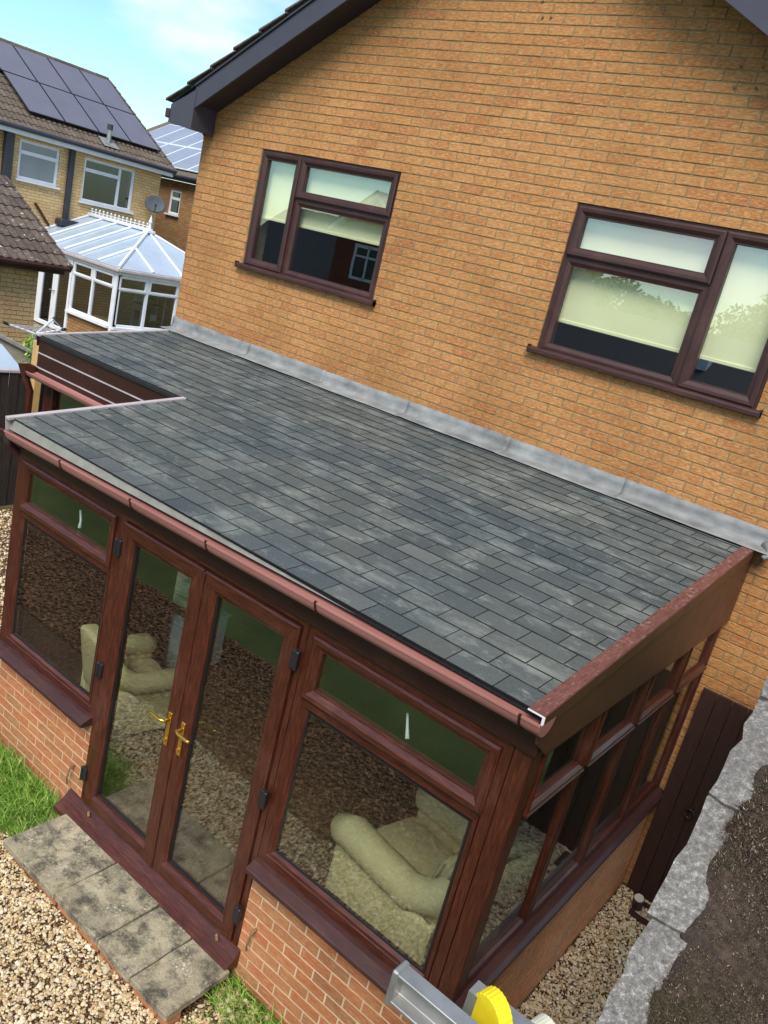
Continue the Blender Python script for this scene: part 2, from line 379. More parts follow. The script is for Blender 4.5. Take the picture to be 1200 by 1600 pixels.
class MB:
    """collects faces for one mesh"""
    def __init__(s, T=None): s.v = []; s.f = []; s.mi = []; s.T = T
    def add(s, vs, fs, mi=0):
        b = len(s.v)
        if s.T is not None: vs = [s.T(*p) for p in vs]
        s.v += [tuple(p) for p in vs]; s.f += [tuple(b + i for i in f) for f in fs]; s.mi += [mi] * len(fs)
        return s
    def box(s, x0, x1, y0, y1, z0, z1, mi=0):
        vs = [(x, y, z) for x in (x0, x1) for y in (y0, y1) for z in (z0, z1)]
        fs = [(0, 1, 3, 2), (4, 6, 7, 5), (0, 4, 5, 1), (2, 3, 7, 6), (0, 2, 6, 4), (1, 5, 7, 3)]
        return s.add(vs, fs, mi)
    def prism(s, poly, a0, a1, fn, mi=0):
        """poly: list of 2D points; fn(p, q, a) -> 3D"""
        n = len(poly)
        vs = [fn(p, q, a0) for p, q in poly] + [fn(p, q, a1) for p, q in poly]
        fs = [tuple(range(n)), tuple(range(2 * n - 1, n - 1, -1))]
        fs += [(i, i + n, (i + 1) % n + n, (i + 1) % n) for i in range(n)]
        return s.add(vs, fs, mi)
    def ring(s, u0, u1, v0, v1, prof, mh=0, mv=1):
        """mitred rectangular frame; prof: closed list of (inset, out) ; local (u, v, out)"""
        n = len(prof); vs = []
        for (cu, cv, su, sv) in ((u0, v0, 1, 1), (u1, v0, -1, 1), (u1, v1, -1, -1), (u0, v1, 1, -1)):
            vs += [(cu + su * i, cv + sv * i, o) for i, o in prof]
        for k in range(4):
            a = k * n; b = ((k + 1) % 4) * n
            s.add([], [], 0)
        base = len(s.v)
        vv = [s.T(*p) for p in vs] if s.T else vs
        s.v += [tuple(p) for p in vv]
        for k in range(4):
            a = base + k * n; b = base + ((k + 1) % 4) * n
            for i in range(n):
                j = (i + 1) % n
                s.f.append((a + i, b + i, b + j, a + j)); s.mi.append(mh if k % 2 == 0 else mv)
        return s
    def tube(s, pts, r, n=8, mi=0, cap=True):
        pts = [Vector(p) for p in pts]; rs = r if isinstance(r, (list, tuple)) else [r] * len(pts)
        vs = []; fs = []; prev = None
        for i, p in enumerate(pts):
            d = (pts[min(i + 1, len(pts) - 1)] - pts[max(i - 1, 0)]).normalized()
            if prev is None:
                up = Vector((0, 0, 1)) if abs(d.z) < .9 else Vector((1, 0, 0))
                a = d.cross(up).normalized()
            else:
                a = (prev - d * prev.dot(d)).normalized()
            prev = a; b = d.cross(a)
            for k in range(n):
                t = 2 * math.pi * k / n
                vs.append(p + a * (rs[i] * math.cos(t)) + b * (rs[i] * math.sin(t)))
        for i in range(len(pts) - 1):
            for k in range(n):
                k2 = (k + 1) % n
                fs.append((i * n + k, i * n + k2, (i + 1) * n + k2, (i + 1) * n + k))
        if cap: fs += [tuple(range(n - 1, -1, -1)), tuple(range((len(pts) - 1) * n, len(pts) * n))]
        return s.add(vs, fs, mi)
    def mesh(s, name, mats, smooth=False, bevel=0, recalc=True):
        me = bpy.data.meshes.new(name); me.from_pydata(s.v, [], s.f)
        for x in (mats if isinstance(mats, (list, tuple)) else [mats]): me.materials.append(x)
        if any(s.mi): me.polygons.foreach_set('material_index', s.mi)
        if recalc or bevel:
            bm = bmesh.new(); bm.from_mesh(me)
            bmesh.ops.recalc_face_normals(bm, faces=bm.faces)
            if bevel:
                ed = [e for e in bm.edges if len(e.link_faces) == 2 and e.calc_face_angle(0) > .5]
                bmesh.ops.bevel(bm, geom=ed, offset=bevel, segments=1, affect='EDGES', clamp_overlap=True)
            bm.to_mesh(me); bm.free()
        if smooth: me.polygons.foreach_set('use_smooth', [True] * len(me.polygons))
        me.update(); return me
    def obj(s, name, mats, parent=None, smooth=False, bevel=0):
        return put(name, s.mesh(name, mats, smooth, bevel), parent)

def big_mesh(name, verts, faces, mats, mi=None, smooth=False):
    """verts (n,3) array, faces (m,k) array"""
    me = bpy.data.meshes.new(name); k = faces.shape[1]
    me.vertices.add(len(verts)); me.vertices.foreach_set('co', np.asarray(verts, np.float32).ravel())
    me.loops.add(faces.size); me.loops.foreach_set('vertex_index', faces.astype(np.int32).ravel())
    me.polygons.add(len(faces)); me.polygons.foreach_set('loop_start', np.arange(len(faces), dtype=np.int32) * k)
    me.polygons.foreach_set('loop_total', np.full(len(faces), k, np.int32))
    for x in (mats if isinstance(mats, (list, tuple)) else [mats]): me.materials.append(x)
    if mi is not None: me.polygons.foreach_set('material_index', np.asarray(mi, np.int32))
    if smooth: me.polygons.foreach_set('use_smooth', np.ones(len(faces), bool))
    me.update(); me.validate()
    if not smooth: me.shade_flat()
    return me

# ---- wall planes: local (u, v, out)
front_T = lambda y: (lambda u, v, o: (u, y - o, v))          # faces -Y, u = X
side_T = lambda x: (lambda u, v, o: (x + o, u, v))           # faces +X, u = Y

# ---- bricks: one shared unit mesh per look, scaled to size
def brick_unit(name, mat, seed):
    r = random.Random(seed)
    j = lambda a: r.uniform(-a, a)
    # unit brick 1 x 1 in (u, v), 0.02 deep; chamfer in fractions
    cu, cv = .009, .026
    o = [(0 + j(.006), 0 + j(.02)), (1 + j(.006), 0 + j(.02)), (1 + j(.006), 1 + j(.02)), (0 + j(.006), 1 + j(.02))]
    i = [(cu, cv), (1 - cu, cv), (1 - cu, 1 - cv), (cu, 1 - cv)]
    vs = [(u, v, -.03) for u, v in o] + [(u, v, -.0035 + j(.001)) for u, v in o] + [(u + j(.004), v + j(.02), j(.0012)) for u, v in i]
    fs = [(a, (a + 1) % 4, (a + 1) % 4 + 4, a + 4) for a in range(4)] + [(a + 4, (a + 1) % 4 + 4, (a + 1) % 4 + 8, a + 8) for a in range(4)] + [(8, 9, 10, 11)]
    return np.array(vs), np.array(fs)
BU = [brick_unit('brick', None, s) for s in range(8)]

def lay_bricks(parent, bricks, T, mat, limit, name='brick', field='brick_field', own=None):
    """bricks: list of (u0, u1, v0, v1). The largest in the picture become objects, the rest one part."""
    sized = []
    for b in bricks:
        c = T((b[0] + b[1]) / 2, (b[2] + b[3]) / 2, 0)
        px, py, d = project(c)
        vis = -20 < px < 1220 and -20 < py < 1620 and d > 0
        sized.append((-(b[1] - b[0]) * (b[3] - b[2]) / d ** 2 if vis else 1.0, b))
    sized.sort(key=lambda t: t[0])
    single = [b for s, b in sized if s < 0][:limit]
    ss = set(single)
    rest = [b for s, b in sized if b not in ss]
    o0 = np.array(T(0, 0, 0)); U = np.array(T(1, 0, 0)) - o0; V = np.array(T(0, 1, 0)) - o0; N = np.array(T(0, 0, 1)) - o0
    meshes = []
    for k, (vs, fs) in enumerate(BU):
        me = bpy.data.meshes.new(name)
        pts = vs[:, :1] * U + vs[:, 1:2] * V + vs[:, 2:] * N
        me.from_pydata([tuple(p) for p in pts], [], [tuple(f) for f in fs]); me.materials.append(mat); me.update()
        meshes.append(me)
    r = random.Random(len(bricks))
    for (u0, u1, v0, v1) in single:
        o = put(name, meshes[r.randrange(len(BU))], parent)
        o.location = T(u0, v0, r.uniform(-.0012, .0012))
        s = np.abs(U) * (u1 - u0) + np.abs(V) * (v1 - v0) + np.abs(N)
        o.scale = tuple(s)
    if rest:
        AV = []; AF = []; base = 0
        for (u0, u1, v0, v1) in rest:
            vs, fs = BU[r.randrange(len(BU))]
            u = u0 + vs[:, :1] * (u1 - u0); v = v0 + vs[:, 1:2] * (v1 - v0); n = vs[:, 2:] + r.uniform(-.0012, .0012)
            AV.append(o0 + u * U + v * V + n * N); AF.append(fs + base); base += len(vs)
        fo = put(field, big_mesh(field, np.concatenate(AV), np.concatenate(AF), mat), parent)
        fo['kind'] = 'stuff'

def brick_grid(u0, u1, v0, v1, pu, pv, joint, off, holes=(), top=None):
    out = []; n = int(math.ceil((v1 - v0) / pv - 1e-6))
    for k in range(n):
        b0 = v0 + k * pv; b1 = min(b0 + pv - joint, v1)
        if b1 - b0 < .02: continue
        x = u0 - 5 * pu + (off + (k % 2) * pu / 2) % pu
        segs = [(u0, u1)]
        for (h0, h1, g0, g1) in holes:
            if b1 > g0 + .01 and b0 < g1 - .01:
                ns = []
                for a, b in segs:
                    if h1 <= a or h0 >= b: ns.append((a, b)); continue
                    if h0 > a: ns.append((a, h0))
                    if h1 < b: ns.append((h1, b))
                segs = ns
        while x < u1:
            for a, b in segs:
                p = max(x, a); q = min(x + pu - joint, b)
                if q - p > .03:
                    if top is None or b0 < max(top(p), top(q)): out.append((p, q, b0, b1))
            x += pu
    return out

# profiles: (inset, out)
P_FRAME = [(0, -.06), (0, 0), (.05, 0), (.062, -.012), (.062, -.06)]
P_SASH = [(0, -.05), (0, .016), (.012, .024), (.034, .022), (.062, .002), (.070, .002), (.070, -.05)]
P_DOOR = [(0, -.05), (0, .018), (.010, .024), (.080, .022), (.104, .004), (.110, .004), (.110, -.05)]
P_BEAD = [(0, -.05), (0, -.002), (.018, -.004), (.036, -.022), (.036, -.05)]


# ================================================================ ground
g = MB(); g.box(-120, 120, -120, 140, -.3, 0)
tag(g.obj('ground', M['ground_far']), kind='structure')
GRAVEL = [(-2.2, 6.40, -5.75, -3.62), (2.23, 6.40, -3.62, -3.02), (6.38, 7.40, -5.2, .0), (-2.2, 2.25, -3.62, -1.50), (-2.2, .12, -1.50, 1.5)]
for k, (x0, x1, y0, y1) in enumerate(GRAVEL):
    g = MB(); g.box(x0, x1, y0, y1, -.1, .006 + .001 * k)
    tag(g.obj('gravel_bed', M['gravel_bed']), kind='structure')

# ================================================================ our house: gable wall, windows, verge
house = empty('brick_house', label='tan brick house gable wall with two dark brown upstairs windows', cat='house')
XL, XR = -0.01, 7.19
ZT = 4.93
WIN = [(.90, 2.664, 3.796, ZT), (4.391, 6.132, 3.796, ZT)]
rake = lambda x: 5.13 + .571 * min(x - .04, 7.14 - x)
wall = MB()
y0, y1 = .0045, .26
xs = [XL, WIN[0][0], WIN[0][1], WIN[1][0], WIN[1][1], XR]
for i in range(5):
    a, b = xs[i], xs[i + 1]
    if i in (1, 3):
        wall.box(a, b, y0, y1, 0, 3.796)
        lo = ZT
    else:
        wall.box(a, b, y0, y1, 0, ZT); lo = ZT
    pts = [(a, lo), (b, lo), (b, rake(b))]
    if a < 3.59 < b: pts.append((3.59, rake(3.59)))
    pts.append((a, rake(a)))
    wall.prism(pts, y0, y1, lambda p, q, s: (p, s, q))
wall_o = wall.obj('gable_wall', M['mortar'], house)
# side walls and back so that the house is a body
hb = MB(); hb.box(XL, XL + .25, .262, 8, 0, 5.1); hb.box(XR - .25, XR, .262, 8, 0, 5.1); hb.box(XL + .252, XR - .252, 7.75, 8, 0, 5.1)
hb.obj('side_wall', M['far_brick_y'], house)

PU, PV, JT = .2205, .0756, .010
roof_z = lambda y: 2.926 + .107 * y        # top of the conservatory deck at depth y
holes = [(a, b, c, d) for a, b, c, d in WIN]
zb = 3.796 - 12 * PV
br = brick_grid(XL, 6.44, zb, 7.2, PU, PV, JT, .018, holes, rake)
br = [b for b in br if b[3] > 2.93]
zb2 = zb - 38 * PV
br2 = brick_grid(6.44, XR, zb2, zb, PU, PV, JT, .11, [], rake)
br3 = brick_grid(6.44, XR, zb, 7.2, PU, PV, JT, (.018 + 6.44) % PU, [], rake)
# one bond across the corner strip: continue the main grid
full = brick_grid(XL, XR, zb2, 7.2, PU, PV, JT, .018, holes, rake)
full = [b for b in full if b[3] > 2.90 or b[1] > 6.40]
lay_bricks(wall_o, full, front_T(0), M['brick'], 300)

# --- upstairs windows
def frame_mesh(T, rings, boxes, mats, name, parent, bevel=0):
    m_ = MB(T)
    for r in rings: m_.ring(*r)
    for b in boxes: m_.box(*b)
    return m_.obj(name, mats, parent, bevel=bevel)
def pane(T, u0, u1, v0, v1, o, parent, mat, name='pane', th=.006):
    return MB(T).box(u0, u1, v0, v1, o - th, o).obj(name, mat, parent)

def upstairs(win, layout, label):
    a, b, c, d = win
    T = front_T(.014)
    mh, mv = M['dark_x'], M['dark_z']
    w_ = MB(T)
    w_.ring(a + .004, b - .004, c, d - .004, [(0, -.06), (0, 0), (.028, 0), (.036, -.01), (.036, -.06)])
    mu = layout['mull']
    w_.box(mu - .022, mu + .022, c + .036, d - .04, -.06, -.003, 1)
    tz = layout['trans']; f0, f1 = layout['fan']
    w_.box(f0, f1, tz - .020, tz + .020, -.06, -.004, 0)
    wo_ = w_.obj('window', [mh, mv], house)
    tag(wo_, label)
    # sashes and panes
    L = .036
    def sash(u0, u1, v0, v1, prof=P_SASH):
        s_ = MB(T); s_.ring(u0, u1, v0, v1, prof)
        return s_.obj('sash', [mh, mv], wo_)
    def gl(u0, u1, v0, v1): pane(T, u0, u1, v0, v1, -.02, wo_, M['glass_up'])
    fa, fb = (a + .02, mu) if layout['fan_side'] == 'l' else (mu, b - .02)
    ca, cb = (mu, b - .02) if layout['fan_side'] == 'l' else (a + .02, mu)
    sash(ca + .004, cb - .004, c + .022, d - .022)
    gl(ca + .07, cb - .07, c + .09, d - .09)
    sash(fa + .004, fb - .004, tz + .002, d - .022)
    gl(fa + .07, fb - .07, tz + .068, d - .09)
    sash(fa + .016, fb - .016, c + .024, tz - .018, [(0, -.05), (0, .0), (.02, .0), (.046, -.014), (.052, -.014), (.052, -.05)])
    gl(fa + .062, fb - .062, c + .07, tz - .065)
    si = MB(); si.prism([(.05, c + .03), (-.045, c + .012), (-.05, c + .004), (-.05, c - .026), (-.02, c - .030), (.05, c - .030)],
                        a - .055, b + .045, lambda p, q, s: (s, p, q))
    si.obj('sill', M['dark_x'], wo_, bevel=.003)
    e = MB()
    for xe in (a - .055, b + .037):
        e.box(xe, xe + .008, -.052, .03, c - .032, c + .03)
    e.obj('sill_end_cap', M['dark_x'], wo_)
    # the room behind
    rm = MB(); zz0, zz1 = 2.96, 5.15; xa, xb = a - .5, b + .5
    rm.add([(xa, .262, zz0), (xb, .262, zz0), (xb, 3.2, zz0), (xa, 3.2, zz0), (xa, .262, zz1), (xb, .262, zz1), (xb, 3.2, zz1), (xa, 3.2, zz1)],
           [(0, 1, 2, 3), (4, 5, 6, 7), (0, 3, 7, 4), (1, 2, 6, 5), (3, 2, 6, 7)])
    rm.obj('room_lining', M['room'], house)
upstairs(WIN[0], dict(mull=1.455, trans=4.54, fan=(1.455, 2.64), fan_side='r'), 'dark brown window with narrow casement nearest the eaves corner')
upstairs(WIN[1], dict(mull=5.555, trans=4.54, fan=(4.41, 5.555), fan_side='l'), 'dark brown window with wide fanlight above the end of the flashing')
for (a, b, c, d), zb_, lab, mu in ((WIN[0], 4.315, 'cream roller blind pulled a third down behind window by the eaves', 1.46), (WIN[1], 4.07, 'cream roller blind pulled far down behind window above the flashing end', 5.555)):
    bl = empty('roller_blind', label=lab, cat='blind', group='roller blinds in upstairs windows')
    k = MB(); n = 24
    vs = []; fs = []
    for i in range(n + 1):
        u = a + .03 + (b - a - .06) * i / n
        for z in (zb_, d - .03): vs += [(u, .125 + .002 * math.sin(i * 1.3), z), (u, .1262 + .002 * math.sin(i * 1.3), z)]
    for i in range(n):
        o = i * 4
        fs += [(o, o + 4, o + 6, o + 2), (o + 1, o + 3, o + 7, o + 5)]
    k.add(vs, fs); k.obj('blind_cloth', M['blind'], bl)
    k = MB(); k.box(a + .03, b - .03, .118, .134, zb_ - .028, zb_); k.obj('bottom_bar', M['blind'], bl, bevel=.004)
    k = MB(); k.tube([(a + .03, .15, d - .05), (b - .03, .15, d - .05)], .022, 10); k.obj('roller', M['blind'], bl)

# --- verge: soffit, bargeboard, tiles
RK = .571
def rake_strip(mb, x0, x1, dz0, dz1, ya, yb, mirror=False):
    f = (lambda x: 7.18 - x) if mirror else (lambda x: x)
    z = lambda x: 5.13 + RK * (x - .04)
    pts = [(x0, z(x0) + dz0), (x1, z(x1) + dz0), (x1, z(x1) + dz1), (x0, z(x0) + dz1)]
    mb.prism(pts, ya, yb, lambda p, q, s: (f(p), s, q))
for mir in (False, True):
    s_ = MB(); rake_strip(s_, -.1, 3.59, .0, .03, -.285, .006, mir); s_.obj('soffit', M['soffit'], house)
    s_ = MB(); rake_strip(s_, .14, 3.59, -.045, .165, -.305, -.286, mir); s_.obj('bargeboard', M['black_upvc'], house, bevel=.002)
    s_ = MB(); rake_strip(s_, .14, 3.59, .166, .185, -.322, -.286, mir); s_.obj('undercloak', M['slate_dark'], house)
    f = (lambda x: 7.18 - x) if mir else (lambda x: x)
    s_ = MB(); s_.prism([(-.215, 4.99), (.16, 4.955), (.16, 5.33), (.02, 5.26), (-.2, 5.165)], -.312, -.02, lambda p, q, s: (f(p), s, q))
    s_.obj('eaves_box', M['black_upvc'], house, bevel=.003)
    s_ = MB(); s_.box(*sorted((f(-.26), f(-.20))), -.33, 7.9, 5.03, 5.12); s_.obj('gutter', M['dark_y'], house, bevel=.01)
    s_ = MB(); rake_strip(s_, -.2, 3.59, .19, .23, -.30, 8.0, mir); s_.obj('roof_slope', M['slate_dark'], house)
    # tiles along the verge, each lapping the one below
    rt = None
    for k in range(13):
        x0 = -.27 + k * .30; x1 = x0 + .33
        t_ = MB(); z = lambda x: 5.13 + RK * (x - .04)
        pts = [(x0, z(x0) + .232), (x1, z(x1) + .206), (x1, z(x1) + .222), (x0, z(x0) + .256)]
        t_.prism(pts, -.335 + random.uniform(-.006, .006), .0, lambda p, q, s: (f(p), s, q))
        t_.obj('verge_tile', M['tile'], house, bevel=.003)
s_ = MB(); s_.tube([(.0, .0 - .02, 5.0), (.0, .12, 4.9)], .03, 8); s_.obj('bracket', M['dark_z'], house)
# bolts in the brickwork
for (u, v) in ((848, 27), (861, 27), (1157, 104), (1192, 105), (1147, 137), (1182, 138), (1193, 27), (848, 2)):
    q = on_y(u, v, -.003); s_ = MB(); s_.tube([(q[0], .01, q[2]), (q[0], -.012, q[2])], .009, 8); s_.obj('bolt', M['rust'], house)

# ================================================================ conservatory
cons = empty('conservatory', label='dark rosewood conservatory with grey shingle lean-to roof and french doors', cat='conservatory')
YF = -2.975; XS = 6.43; XC = 2.255; YN = -1.545; XW = .12
SLOPE = .107; ANG = math.atan(SLOPE); CS, SN = math.cos(ANG), math.sin(ANG)
YE, ZE = -3.083, 2.596
def roofP(x, s, n):      # s up the slope from the front eave, n above the deck
    return (x, YE + s * CS - n * SN, ZE + s * SN + n * CS)
# --- roof deck (L-shaped) and shingles
deck = MB()
sN = (-1.655 - YE) / CS; sT = (-.012 - YE) / CS
for (x0, x1, s0, s1) in ((2.29, 6.43, .012, sN), (.115, 6.43, sN + .0005, sT)):
    vs = [roofP(x, s, n) for x in (x0, x1) for s in (s0, s1) for n in (-.03, -.001)]
    deck.add(vs, [(0, 1, 3, 2), (4, 6, 7, 5), (0, 4, 5, 1), (2, 3, 7, 6), (0, 2, 6, 4), (1, 5, 7, 3)])
deck_o = deck.obj('roof_deck', M['bitumen'], cons)
EXP = .1457; TAB = .2527; GAP = .0058
def tab_arrays(w, L, seed):
    r = random.Random(seed); j = lambda a: r.uniform(-a, a)
    h = .0088
    vs = [(0, 0, .0018), (w, 0, .0018), (w, L, .0003), (0, L, .0003), (0, j(.001), h + j(.001)), (w / 2, j(.001), h + j(.0015)), (w, j(.001), h + j(.001)), (w, L, .0022), (w / 2, L, .0022 + j(.0003)), (0, L, .0022)]
    fs4 = [(4, 5, 8, 9), (5, 6, 7, 8), (0, 3, 2, 1), (0, 1, 6, 4), (1, 2, 7, 6), (3, 0, 4, 9), (2, 3, 9, 7)]
    mi = [0, 0, 1, 1, 1, 1, 1]
    return vs, fs4, mi
tabs = []
nC = int((sT - .13) / EXP) + 1
for k in range(nC):
    s0 = k * EXP
    xl = 2.30 if YE + s0 * CS < -1.66 else .125
    xr = 6.425
    L = EXP + .008
    if s0 + L > sT - .01: L = sT - .01 - s0
    off = 2.414 + (k % 2) * TAB / 2 + (.012 * math.sin(k * 1.7))
    i0 = int(math.floor((xl - off) / TAB)) - 1
    x = off + i0 * TAB
    while x < xr:
        a = max(x, xl); b = min(x + TAB - GAP, xr)
        if b - a > .02: tabs.append((a, b, s0, L))
        x += TAB
sized = []
for t_ in tabs:
    px, py, d = project(roofP((t_[0] + t_[1]) / 2, t_[2] + t_[3] / 2, 0))
    vis = -30 < px < 1230 and -30 < py < 1630
    sized.append((-(t_[1] - t_[0]) / d ** 2 if vis else 1, t_))
sized.sort(key=lambda q: q[0])
RM = Matrix.Rotation(ANG, 3, 'X')
full_meshes = []
def tab_mesh(w, L, seed):
    vs, fs, mi = tab_arrays(w, L, seed)
    me = bpy.data.meshes.new('shingle'); me.from_pydata(vs, [], fs); me.materials.append(M['shingle']); me.materials.append(M['bitumen'])
    me.polygons.foreach_set('material_index', mi); me.update(); return me
full_meshes = [tab_mesh(TAB - GAP, EXP + .008, s) for s in range(8)]
rr = random.Random(3)
rest = []
for n_, (s_, (a, b, s0, L)) in enumerate(sized):
    if n_ < 300 and s_ < 0:
        if abs(b - a - TAB + GAP) < 1e-6 and abs(L - EXP - .008) < 1e-6: me = rr.choice(full_meshes)
        else: me = tab_mesh(b - a, L, rr.randrange(1000))
        o = put('shingle', me, deck_o); o.location = roofP(a, s0 + rr.uniform(-.0015, .0015), .0004 + rr.uniform(0, .0006)); o.rotation_euler = (ANG, 0, rr.uniform(-.003, .003))
    else: rest.append((a, b, s0, L))
AV = []; AF = []; AM = []; base = 0
for (a, b, s0, L) in rest:
    vs, fs, mi = tab_arrays(b - a, L, rr.randrange(1000))
    for (u, s, n) in vs: AV.append(roofP(a + u, s0 + s, n + .0004))
    AF += [tuple(base + i for i in f) for f in fs]; AM += mi; base += len(vs)
fo = put('shingle_field', big_mesh('shingle_field', np.array(AV), np.array(AF), [M['shingle'], M['bitumen']], AM), deck_o); fo['kind'] = 'stuff'

# --- lead flashing sheets
fl = None
jx = [-.03] + [1.252 + 1.05 * i for i in range(5)] + [6.56]
lead = MB(); lead.box(-.02, 6.5, -.0025, .004, 3.046, 3.052); lead_o = lead.obj('lead_flashing', M['mortar_light'], cons)
for i in range(6):
    x0 = jx[i] - (.03 if i else 0); x1 = jx[i + 1]
    up = .0028 * (i % 2) + .001
    prof = [(-.004, 3.052), (-.006, 3.00), (-.012, 2.965), (-.030, 2.938), (-.075, 2.931), (-.125, 2.9265), (-.172, 2.921)]
    nx = 26; vs = []; fs = []; m_ = len(prof)
    r = random.Random(40 + i)
    ph = [r.uniform(0, 6) for _ in range(4)]
    for a in range(nx + 1):
        x = x0 + (x1 - x0) * a / nx
        for b, (y, z) in enumerate(prof):
            wv = .0025 * math.sin(x * 9 + ph[0] + b) + .0012 * math.sin(x * 23 + ph[1] + b * .7)
            yy = y - up - (wv * .5 if 0 < b else 0) - (.004 if b < 3 else 0)
            zz = z + up + (abs(wv) * .5 if b > 2 else 0) + (wv * .7 if b == 0 else 0)
            if b == m_ - 1: yy += .006 * math.sin(x * 6 + ph[2])
            vs.append((x, yy, zz + .008))
    for a in range(nx):
        for b in range(m_ - 1):
            fs.append((a * m_ + b, (a + 1) * m_ + b, (a + 1) * m_ + b + 1, a * m_ + b + 1))
    me_ = MB(); me_.add(vs, fs); o = me_.obj('lead_sheet', M['lead'], lead_o, smooth=True)
    so_ = o.modifiers.new('thick', 'SOLIDIFY'); so_.thickness = .003; so_.offset = -1
f_ = MB(); f_.tube([(6.50, -.03, 2.97), (6.55, -.06, 2.945), (6.565, -.12, 2.925), (6.54, -.17, 2.90)], [.03, .035, .03, .015], 8)
f_.obj('lead_fold', M['lead'], lead_o, smooth=True)

# --- edge trims
def roof_bar(x0, x1, s0, s1, n0, n1, mat, name, bevel=.002):
    m_ = MB(); vs = [roofP(x, s, n) for x in (x0, x1) for s in (s0, s1) for n in (n0, n1)]
    m_.add(vs, [(0, 1, 3, 2), (4, 6, 7, 5), (0, 4, 5, 1), (2, 3, 7, 6), (0, 2, 6, 4), (1, 5, 7, 3)])
    return m_.obj(name, mat, cons, bevel=bevel)
roof_bar(2.262, 2.303, -.04, sN + .02, -.002, .018, M['trim_white'], 'edge_trim')
roof_bar(2.258, 2.2618, -.04, sN + .02, -.09, .018, M['trim_white'], 'edge_trim')
roof_bar(.085, .127, sN - .005, sT - .12, -.002, .019, M['trim_white'], 'edge_trim')
roof_bar(.081, .0848, sN - .005, sT - .12, -.10, .019, M['dark_y'], 'edge_trim')
# right-hand capping, scuffed, with its end showing
cap = roof_bar(6.392, 6.468, -.03, sT - .13, .013, .019, M['scuffed'], 'verge_cap')
m_ = MB()
roof_bar(6.4685, 6.474, -.03, sT - .13, -.05, .0185, M['barge'], 'verge_cap_flange', .001)
for s0, s1, n0, n1, x0, x1 in ((-.033, -.0305, -.04, .019, 6.462, 6.4745), (-.033, -.0305, .0125, .0195, 6.392, 6.462)):
    roof_bar(x0, x1, s0, s1, n0, n1, M['white_plastic'], 'cut_end', 0)
# triangular bargeboard: horizontal lower edge, sloping upper edge
m_ = MB(); m_.prism([(-3.06, 2.45), (-2.93, 2.352), (-.02, 2.352), (-.02, roof_z(-.02) - .006), (-3.10, roof_z(-3.10) - .03)], 6.445, 6.462, lambda p, q, s: (s, p, q))
m_.obj('bargeboard', M['barge'], cons, bevel=.002)
# front fascia and eave strip
m_ = MB(); m_.box(2.262, 6.444, -2.995, -2.972, 2.352, 2.545); m_.obj('fascia', M['fascia'], cons)
m_ = MB(); a_ = [(2.264, p, q) for p, q in ((-3.060, 2.590), (-3.078, 2.588), (-3.094, 2.520), (-3.086, 2.515))]; b_ = [(5.7, p, q) for p, q in ((-3.050, 2.584), (-3.064, 2.582), (-3.066, 2.576), (-3.06, 2.572))]
m_.add(a_ + b_, [(0, 1, 2, 3), (7, 6, 5, 4)] + [(i, i + 4, (i + 1) % 4 + 4, (i + 1) % 4) for i in range(4)]); m_.obj('eave_strip', M['felt'], cons)
# gutters
def gutter(x0, x1, yb, zr, r=.058, drop=0.0, name='gutter', parent=cons):
    n = 12; pr = [(yb - r + r * math.cos(math.pi + math.pi * i / n), zr + r * math.sin(math.pi + math.pi * i / n)) for i in range(n + 1)]
    pi_ = [(yb - r + (r - .005) * math.cos(math.pi + math.pi * i / n), zr + .26 * r * math.sin(math.pi + math.pi * i / n)) for i in range(n + 1)]
    lip = [(yb - 2 * r - .006, zr - .004), (yb - 2 * r - .006, zr + .006), (yb - 2 * r + .006, zr + .006)]
    poly = pr[::-1] + lip + pi_
    m_ = MB(); k = len(poly)
    vs = [(x0, p, q) for p, q in poly] + [(x1, p, q - drop) for p, q in poly]
    fs = [(i, (i + 1) % k, (i + 1) % k + k, i + k) for i in range(k)]
    m_.add(vs, fs)
    # stop ends
    m_.add([(x1, p, q - drop) for p, q in pr], [tuple(range(len(pr)))])
    m_.add([(x0, p, q) for p, q in pr], [tuple(range(len(pr)))])
    o = m_.obj(name, M['gutter'], parent)
    return o
gt = gutter(2.30, 6.475, -2.998, 2.515, .072, -.062)
for gx in (2.98, 3.72, 4.40, 5.22, 6.38):
    k = MB(); gz = 2.515 + .062 * (gx - 2.3) / 4.175; pts = [(-2.998 - .072 + .0755 * math.cos(t), gz + .0755 * math.sin(t)) for t in np.linspace(math.pi * .98, math.pi * 1.9, 9)]
    k.tube([(gx, p, q) for p, q in pts], .006, 6); k.box(gx - .006, gx + .006, -3.152, -3.142, gz - .004, gz + .012); k.obj('gutter_bracket', M['fascia'], gt)
g2 = gutter(2.13, 2.285, -2.99, 2.50, .066, 0); g2.data.materials[0] = M['dark_x']
m_ = MB(); m_.tube([(2.19, -3.05, 2.45), (2.19, -3.04, 2.38), (2.20, -2.90, 2.28), (2.20, -2.885, 2.2), (2.20, -2.885, .04)], .034, 10); m_.obj('downpipe', M['dark_z'], cons, smooth=True)

